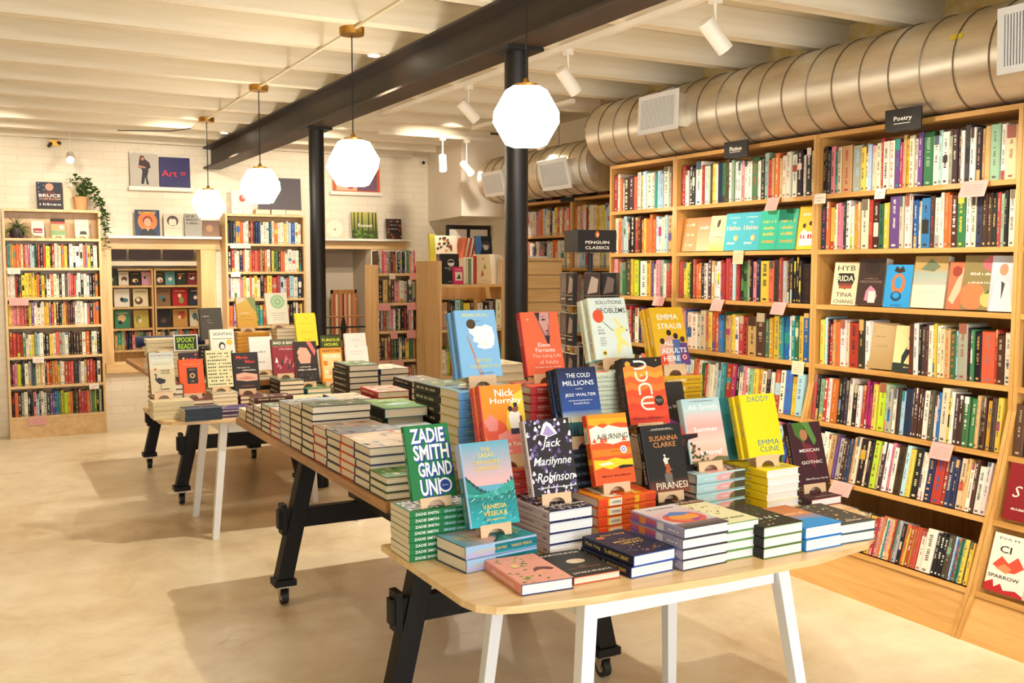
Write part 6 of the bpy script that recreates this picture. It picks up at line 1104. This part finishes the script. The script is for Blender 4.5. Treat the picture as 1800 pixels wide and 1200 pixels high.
fo('g_black', 3.28, 7.02, 1.348, 'large black album with a white disc, standing at the front of the low bookcase', 6, -4)
fo('g_pink', 3.335, 6.998, 1.348, 'small bright pink book with a cream picture beside the black album', 6, -2)
fo('g_cream', 3.58, 7.04, 1.348, 'cream book with small plants on its cover, face out', 6, 0)
for k, (x, w_, h_, c, l) in enumerate([(3.39, .02, .20, 'e9e2d2', 'white'), (3.412, .018, .20, 'd8c8a0', 'cream'), (3.432, .02, .2, '6a8a6a', 'green patterned'), (3.456, .02, .21, 'dfe0cc', 'pale green'), (3.48, .025, .22, 'b8402c', 'red patterned'), (3.665, .018, .235, 'efe8d8', 'tall white'), (3.687, .022, .235, 'e6dcc4', 'tall cream'), (3.712, .02, .225, 'f0eadc', 'white end')]):
    m = MB(); m.box(0, w_ - .001, 0, .15, 0, h_, 'print', c); m.box(.002, w_ - .003, .003, .148, h_, h_ + .0005, 'pages'); tag(m.build('upright_book', loc=(x, 7.02, 1.3492)), f'{l} book standing on the open-topped low bookcase', 'book')
quick('g_lime', .05, .235, .03, 'c9c23c', [])
quick('g_food', .20, .225, .02, 'ece2cc', [('p', [(x, y), (x + .12, y + .05), (x + .1, y + .12), (x, y + .1)], c) for x, y, c in [(dr.random()*.85, .35 + dr.random()*.5, dr.choice(['6a3c2c', '3c4a30', 'a05a3c', '2c2a28', 'c8945c'])) for _ in range(22)]] + [('g', 0, 0, 1, .3, '8a5a6a', '4a4a6a')])
quick('g_port', .16, .225, .02, '23262c', [('p', [(0, .3), (0, 1), (.35, 1), (.4, .6), (.2, .2)], '4a7ab8'), ('e', .64, .62, .2, .24, '8a8a86'), ('e', .62, .58, .13, .17, 'c8c0b4'), ('e', .66, .74, .2, .12, '3a3a3c'), ('x', .5, .2, .8, .10, 'efe8dc')])
fo('g_lime', 3.42, 7.66, 1.52, 'lime green spined book at the far end of the row on the low bookcase top')
fo('g_food', 3.555, 7.68, 1.52, 'large book with a food photograph on the low bookcase top')
fo('g_port', 3.90, 7.66, 1.52, 'dark book with a grey portrait and white script on the low bookcase top')
for k, c in enumerate(('c8684c', 'd8cdb8', 'c8583c', 'e4dccc', 'b84a38')):
    m = MB(); m.box(0, .016, 0, .16, 0, .215, 'print', c); o = m.build('leaning_book', loc=(3.70 + .021*k, 7.70, 1.5215)); o.rotation_euler = (0, R(12), 0); tag(o, f'{["terracotta", "beige", "rust red", "off-white", "brick red"][k]} book leaning on the low bookcase top', 'book')
# striped hanging fabric between the low bookcases
# ------------------------------------------------------------------ back wall ledges, posters and books
def ledge(x0, x1, y, z, label, d=.09, lip=True):
    m = MB(); m.box(x0, x1, y - d, y, z - .022, z, 'whitepaint'); 
    if lip: m.box(x0, x1, y - d - .006, y - d, z - .022, z + .012, 'whitepaint')
    tag(m.build('picture_ledge'), label, 'shelf')
ledge(1.10, 2.095, 9.649, 1.762, 'white shelf above the window carrying record-size books', .10, False)
ledge(3.10, 4.03, 9.68, 1.762, 'white shelf above the niche carrying the Forest book', .13, False)
ledge(1.30, 1.86, 9.699, 2.200, 'small white ledge high on the brick wall holding two magazines', .06)
ledge(3.19, 3.74, 9.699, 2.222, 'small white ledge behind the pendant, holding an orange framed print', .06)
def panel(name, x, y, z, w, h, c, arts, label, cat, lean=6, t=.014, mt='print'):
    m = MB(); m.box(-w/2, w/2, -t, 0, 0, h, mt, c); draw(m, arts, w, h, lambda a, b, cc: (-w/2 + a, -t - cc, b))
    o = m.build(name, loc=(x, y, z + .0008)); o.rotation_euler = (R(-lean), 0, 0); return tag(o, label, cat)
YW = 9.66
panel('magazine', 1.435, YW, 2.201, .245, .325, 'b9b2a6', [('r', 0, .95, 1, 1, 'eee6d6'), ('x', .5, .972, .8, .02, '3a3430'), ('p', [(.38, .10), (.44, .45), (.40, .55), (.62, .60), (.66, .48), (.60, .30), (.66, .10), (.58, .08), (.54, .30), (.48, .10)], '26252c'), ('p', [(.30, .55), (.34, .78), (.50, .82), (.70, .70), (.74, .56), (.60, .50), (.44, .52)], '3a2420'), ('e', .44, .82, .09, .10, '5a3424'), ('e', .46, .80, .05, .06, 'c08a6c'), ('p', [(.28, .62), (.55, .58), (.56, .54), (.28, .56)], 'c08a6c')], 'grey magazine cover with a standing figure in dark clothes on the high ledge', 'magazine', 3)
panel('art_book', 1.705, YW, 2.201, .27, .285, '2f2a5e', [('t', 'Art =', .46, .48, .80, .20, 'd8343c', .01)], 'dark blue book with red letters reading Art = on the high ledge', 'book', 3, .02)
panel('framed_print', 3.47, YW, 2.224, .49, .33, 'd8602c', [('r', .06, .06, .94, .94, 'e8b898'), ('r', .5, .06, .94, .94, '7a5a70'), ('e', .22, .3, .09, .1, 'efe0d0'), ('e', .36, .22, .08, .08, 'b8404c')], 'orange framed print mostly hidden behind the glowing pendant', 'picture', 3)
panel('large_book', 1.445, 9.60, 1.763, .212, .235, '2a3a5a', [('e', .5, .55, .40, .42, 'd8783a'), ('t', 'BOWIE', .5, .89, .70, .11, 'e8b84a', .02), ('e', .5, .58, .20, .20, '8a2c24'), ('e', .5, .52, .15, .18, 'd8a080'), ('p', [(.12, 0), (.3, .26), (.7, .26), (.9, 0)], '26242c'), ('p', [(.42, .3), (.58, .3), (.5, .16)], 'd8a080')], 'square navy book with an orange portrait, titled in gold letters', 'book')
panel('large_book', 1.665, 9.60, 1.763, .16, .205, 'cabfa8', [('e', .5, .68, .32, .30, '4a3c34'), ('e', .42, .62, .14, .2, 'd8cab0'), ('e', .58, .62, .12, .2, 'd8cab0'), ('x', .5, .34, .8, .03, 'c86a5a')], 'pale book with a sketched head, on the shelf above the window', 'book')
panel('large_book', 1.845, 9.60, 1.763, .15, .21, '98948a', [('t', 'BOB', .4, .86, .46, .11, '3a3630', .03), ('t', 'MARLEY', .5, .70, .7, .09, '3a3630', .03), ('t', 'LEGEND', .5, .56, .66, .09, '3a3630', .03)] if 0 else [('t', 'BOB', .36, .88, .5, .12, '3a3630', .03), ('t', 'MARLEY', .48, .73, .72, .10, '3a3630', .03), ('x', .48, .58, .7, .10, '3a3630')], 'grey book with heavy dark capitals, on the shelf above the window', 'book')
panel('large_book', 2.01, 9.60, 1.763, .16, .15, '7a5a48', [('g', 0, 0, 1, 1, '8a6a50', '6a4c3c'), ('e', .4, .5, .2, .2, 'a8805c')], 'brown picture book behind the lowest pendant', 'book')
panel('large_book', 3.215, 9.60, 1.763, .205, .195, 'd8cbb0', [('e', .5, .5, .42, .42, 'e6dcc4'), ('e', .5, .45, .05, .05, 'b0803c')], 'beige book with a pale round plate, beside the steel column', 'book')
panel('large_book', 3.53, 9.60, 1.763, .27, .265, '3c4a1c', [('g', 0, .3, 1, 1, '6a7a30', 'b8b45c')] + [('p', [(x, .3), (x + .03, 1), (x + .07, 1), (x + .06, .3)], '3a3418') for x in (.05, .2, .36, .62, .78, .9)] + [('e', dr.random()*.9 + .05, dr.random()*.3, .07, .04, dr.choice(['4a6a1c', '6a8a2c', '2c3a14'])) for _ in range(24)] + [('t', 'Forest', .52, .50, .56, .13, 'f2ecd8', .02)], 'square green book with tall trees, titled Forest', 'book')
panel('large_book', 3.845, 9.60, 1.763, .165, .205, '3a2a24', [('e', dr.random()*.9 + .05, dr.random()*.9 + .05, .08, .06, dr.choice(['b8503c', '8a6a3c', 'c88a5c', '5a2a24'])) for _ in range(20)] + [('r', .2, .3, .8, .8, '2c211d'), ('x', .5, .7, .45, .05, 'efe0c8'), ('x', .5, .5, .45, .05, 'efe0c8')], 'dark floral patterned book at the end of the niche shelf', 'book')
# ------------------------------------------------------------------ on and in the plant bookcase
panel('large_book', .64, 9.60, 1.979, .205, .235, '1d1a1c', [('g', 0, 0, 1, 1, '2a1c1c', '23283c'), ('e', .5, .82, .16, .16, 'c89478'), ('p', [(.2, .3), (.3, .66), (.7, .66), (.82, .3)], '5a2a26'), ('t', 'BRUCE', .5, .50, .84, .12, 'efe6d8', .03), ('x', .5, .38, .8, .05, 'd8b8a0'), ('x', .5, .18, .8, .09, 'efe6d8')] + [('e', .08 + .2*(k % 2), .95 - .08*k, .02, .02, 'b8c0d8') for k in range(6)], 'dark book with white capitals standing on top of the plant bookcase', 'book', t=.03)
panel('large_book', .83, 9.64, 1.979, .16, .21, 'd8c4a0', [], 'pale book leaning behind the terracotta pot', 'book')
panel('small_book', .56, 9.60, 1.779, .10, .115, 'e9e0cc', [('r', .15, .1, .85, .45, 'a83040'), ('r', .1, .5, .9, .6, 'efe6d6')], 'white box with dark red print in the plant bookcase', 'book', 10) if 0 else None
for k, (x, w_, h_, c, a, l) in enumerate([(.535, .10, .13, 'e6dcc8', [('r', .15, .18, .85, .5, 'a8283c'), ('x', .5, .3, .5, .08, 'efe6d6')], 'small cream book with a dark red band, in the plant bookcase'), (.695, .115, .155, '2c2420', [('r', 0, .72, 1, .82, 'c8503c'), ('r', 0, .3, 1, .7, 'b8a070'), ('r', 0, .0, 1, .3, '7a9a6a'), ('e', .75, .5, .16, .16, 'efe0c0')], 'small striped book with a cream disc, in the plant bookcase'), (.885, .11, .15, 'e6d8b8', [('p', [(.3, .1), (.4, .3), (.8, .3), (.9, .1)], '3a3430'), ('x', .5, .66, .6, .05, '8a7a6a')], 'small cream book with a dark vehicle, in the plant bookcase')]):
    d_ = dict(w=w_, h=h_, t=.014, cover=c, front=a, sart=[], hard=False, short=l.split(',')[0], what=l); key = f'plantshelf{k}'; D[key] = d_
    display(key, x, 9.535, 1.729, 0, l, 1, 14)
def leafmesh(mb, p, d, up, L, wdt, mt, fold=.25):
    d = d.normalized(); s = d.cross(up).normalized(); n = s.cross(d)
    pts = [p, p + d*L*.3 + s*wdt*.5 + n*wdt*fold, p + d*L*.65 + s*wdt*.42 + n*wdt*fold*.8, p + d*L, p + d*L*.65 - s*wdt*.42 + n*wdt*fold*.8, p + d*L*.3 - s*wdt*.5 + n*wdt*fold]
    mb.raw([tuple(q) for q in pts], [(0, 1, 2, 3), (0, 3, 4, 5)], mt)
def lathe(mb, pr, mt, n=28):
    vs = []; fs = []
    for a, b in pr: vs += [(a*math.cos(2*math.pi*k/n), a*math.sin(2*math.pi*k/n), b) for k in range(n)]
    for i in range(len(pr) - 1):
        for k in range(n): fs.append((i*n+k, i*n+(k+1)%n, (i+1)*n+(k+1)%n, (i+1)*n+k))
    fs.append(tuple(range(n-1, -1, -1))); mb.raw(vs, fs, mt)
root = empty('trailing_ivy', (.885, 9.585, 1.979), label='trailing green ivy in a terracotta pot on top of the pale bookcase', cat='plant')
m = MB(); lathe(m, [(.048, 0), (.062, .105), (.066, .107), (.066, .118), (.058, .118), (.056, .10)], 'pot'); m.build('pot', root, smooth='auto')
m = MB(); lathe(m, [(.054, .098), (.03, .102), (.001, .103)], 'soil'); m.build('soil', root)
m = MB(); st = MB(); r = random.Random(5)
trails = [[(0,0,.1), (.03,-.02,.19), (.08,-.04,.21), (.14,-.05,.14), (.17,-.06,.02), (.19,-.06,-.12), (.195,-.06,-.26)], [(0,0,.1), (.04,-.03,.17), (.11,-.05,.15), (.16,-.07,.05), (.20,-.07,-.06), (.215,-.07,-.18)], [(0,0,.1), (-.02,-.02,.2), (-.04,-.03,.26), (.0,-.04,.28)], [(0,0,.1), (.02,-.03,.22), (.05,-.04,.26), (.09,-.05,.25)], [(0,0,.1), (.05,-.03,.16), (.12,-.05,.10), (.16,-.06,.0), (.17,-.07,-.1), (.20,-.07,-.33)]]
for tr in trails:
    st.tube(tr, .002, 'leaf', 5)
    for i in range(len(tr) - 1):
        a, b = Vector(tr[i]), Vector(tr[i+1])
        for q in range(9):
            p = a.lerp(b, r.random()) + Vector((r.uniform(-.025, .025), r.uniform(-.02, .01), r.uniform(-.02, .02)))
            leafmesh(m, p, Vector((r.uniform(-1, 1), r.uniform(-1, -.1), r.uniform(-.8, .5))), Vector((0, 0, 1)), r.uniform(.035, .055), r.uniform(.03, .042), 'leaf')
m.build('foliage', root); st.build('stems', root)
root = empty('spiky_plant', (.375, 9.575, 1.7292), label='spiky agave in a dark pot on the top shelf of the pale bookcase', cat='plant')
m = MB(); lathe(m, [(.045, 0), (.062, .05), (.055, .085), (.05, .085), (.048, .07)], 'darkpot'); m.build('pot', root, smooth='auto')
m = MB(); r = random.Random(9)
for k in range(46):
    a = r.uniform(0, 6.28); e = r.uniform(.1, 1.3); L = r.uniform(.16, .25); p = Vector((0, 0, .08)); d = Vector((math.cos(a)*math.cos(e), math.sin(a)*math.cos(e)*.5 - .1, math.sin(e)))
    w_ = .02; prev = None; s = d.cross(Vector((0, 0, 1))).normalized(); ring = []
    for i in range(7):
        f = i / 6; ww = w_ * (1 - f) * .5 + .0005; q = p + d * L * f + Vector((0, 0, -L * f * f * (.9 - e * .35)))
        q.z = min(max(q.z, .004), .22); q.y = min(q.y, .10); q.x = max(-.09, q.x) if q.y > -.075 else q.x; ring.append((q - s*ww, q + Vector((0, 0, ww*.6)), q + s*ww))
    for i in range(6):
        A, B = ring[i], ring[i+1]; m.raw([A[0], A[1], A[2], B[0], B[1], B[2]], [(0, 1, 4, 3), (1, 2, 5, 4)], 'leaf2')
m.build('foliage', root)
# on the narrow back bookcase
panel('poster_card', 2.305, 9.60, 1.979, .205, .225, 'e6ddd0', [('e', .5, .66, .14, .16, 'c8503c'), ('e', .56, .72, .08, .1, 'e0b0a0'), ('x', .5, .22, .8, .03, 'a89888'), ('x', .5, .10, .16, .04, '6a6058')], 'white card with a small red figure on top of the narrow bookcase', 'card')
root = empty('square_panel', (2.72, 9.66, 2.03), label='large dark square board leaning on the brick wall behind the second pendant', cat='panel')
m = MB(); m.box(-.24, .17, -.02, 0, 0, .31, 'darkpot'); o = m.build('board', root); o.rotation_euler = (R(-5), 0, R(-3))
for k, (x, c, l) in enumerate(((2.47, 'dcb47a', 'tan'), (2.62, 'efe4d0', 'white'), (2.76, 'e0bc84', 'golden'))):
    m = MB(); m.box(-.068, .068, -.09, .09, 0, .045, 'print', c); m.box(-.066, .066, -.0905, -.0895, .006, .039, 'pages'); tag(m.build('small_box', loc=(x, 9.57, 1.979)), f'{l} small box lying on top of the narrow bookcase', 'box')
# ------------------------------------------------------------------ in the niche
root = empty('wooden_arch_frame', (3.44, 10.05, 0), label='dark wooden frame hung with striped woven cloth standing in the niche', cat='wooden frame')
m = MB(); m.box(-.13, -.11, -.02, .0, 0, 1.24, 'oak'); m.box(.13, .15, -.02, .0, 0, 1.24, 'oak'); m.box(-.13, .15, -.02, .0, 1.20, 1.24, 'oak'); m.build('frame', root)
m = MB()
for k in range(10):
    x = -.105 + k * .0235; b_ = .22 * math.sin(math.pi * (k + .5) / 10) * .5
    m.box(x, x + .0235, -.014, -.008, .40 + b_ * (0), 1.2, 'card', ['a8523c', 'd8b48c', '8a6a4a', 'c8704c', '5a3a2c', 'c89c6c'][k % 6])
m.build('woven_cloth', root)
m = MB(); m.prism([(-.02, .7), (.02, .7), (.035, .84), (0, 1.0), (-.035, .84)], -.022, -.016, 'y', 'black'); m.build('dark_centre', root)
root = empty('stair_rail', (3.1, 8.9, 0), label='low dark metal rail crossing in front of the niche', cat='rail')
for z in (1.02, .92, .82, .72):
    m = MB(); m.tube([(-.30, 0, z), (.42, 0, z)], .008, 'oak' if z > 1 else 'cord', 8); m.build('rail_bar', root)
for x in (-.28, .40):
    m = MB(); m.tube([(x, 0, 0), (x, 0, 1.03)], .010, 'cord', 8); m.build('rail_post', root)
# black framed screen under the soffit
root = empty('steel_framed_window', (4.50, 8.9, 0), label='black steel framed glazed screen below the boxed-in corner', cat='window')
m = MB(); m.box(-.38, .10, 0, .03, 1.85, 1.89, 'black'); m.box(-.38, -.355, 0, .03, .9, 1.85, 'black'); m.box(-.16, -.13, 0, .03, .9, 1.85, 'black'); m.box(.07, .10, 0, .03, .9, 1.85, 'black'); m.build('frame', root)
m = MB(); m.box(-.355, .07, .012, .016, .9, 1.85, 'whitepaint'); m.build('pane', root)
# ------------------------------------------------------------------ picture books in the other room
r = random.Random(21); names = ['first', 'second', 'third', 'fourth', 'fifth']
cols = [['d8d0e0', '2f4a3c', 'ddd4c4', '1f1a1c', 'c890a8', '3a3428', '5a9aa0', '26342c', '7a2c34', '2c2c30'], ['efe6e0', 'ece8e0', 'e4dcb8', '8a6a4c', 'b8242c', '2c3450'], ['6a9a9c', '3f8a6c', 'c8b85c', '2a2c34', 'c89a5c', 'e0dcd0']]
k = 0
for row, (z, hh) in enumerate(((1.27, .15), (1.03, .2), (.79, .2))):
    n = len(cols[row]); c0 = 1.24
    for i, c in enumerate(cols[row]):
        x = (1.27 + (i % 5) * .122 if i < 5 else 1.89 + (i - 5) * .122) if n == 10 else (1.29 + (i % 3) * .20 if i < 3 else 1.93 + (i - 3) * .185)
        w_ = .105 if n == 10 else .16
        a = [('e', r.uniform(.3, .7), r.uniform(.3, .7), r.uniform(.15, .3), r.uniform(.15, .3), r.choice(['c8503c', 'e8c890', '4a7a8a', '6a4a3c', 'e4dcd0', '8a9a5c'])), ('e', r.uniform(.3, .7), r.uniform(.3, .6), .12, .14, r.choice(['2c2a28', 'efe0c8', 'b84a3c'])), ('x', .5, .85, .7, .07, r.choice(['efe6d8', 'c8a04c', '3a3434']))]
        panel('picture_book', x, 11.87, z, w_, hh, c, a, f'picture book, {["first","second","third","fourth","fifth","sixth","seventh","eighth","ninth","tenth"][i]} along the {["upper", "middle", "lower"][row]} shelf seen through the window', 'book', 7)
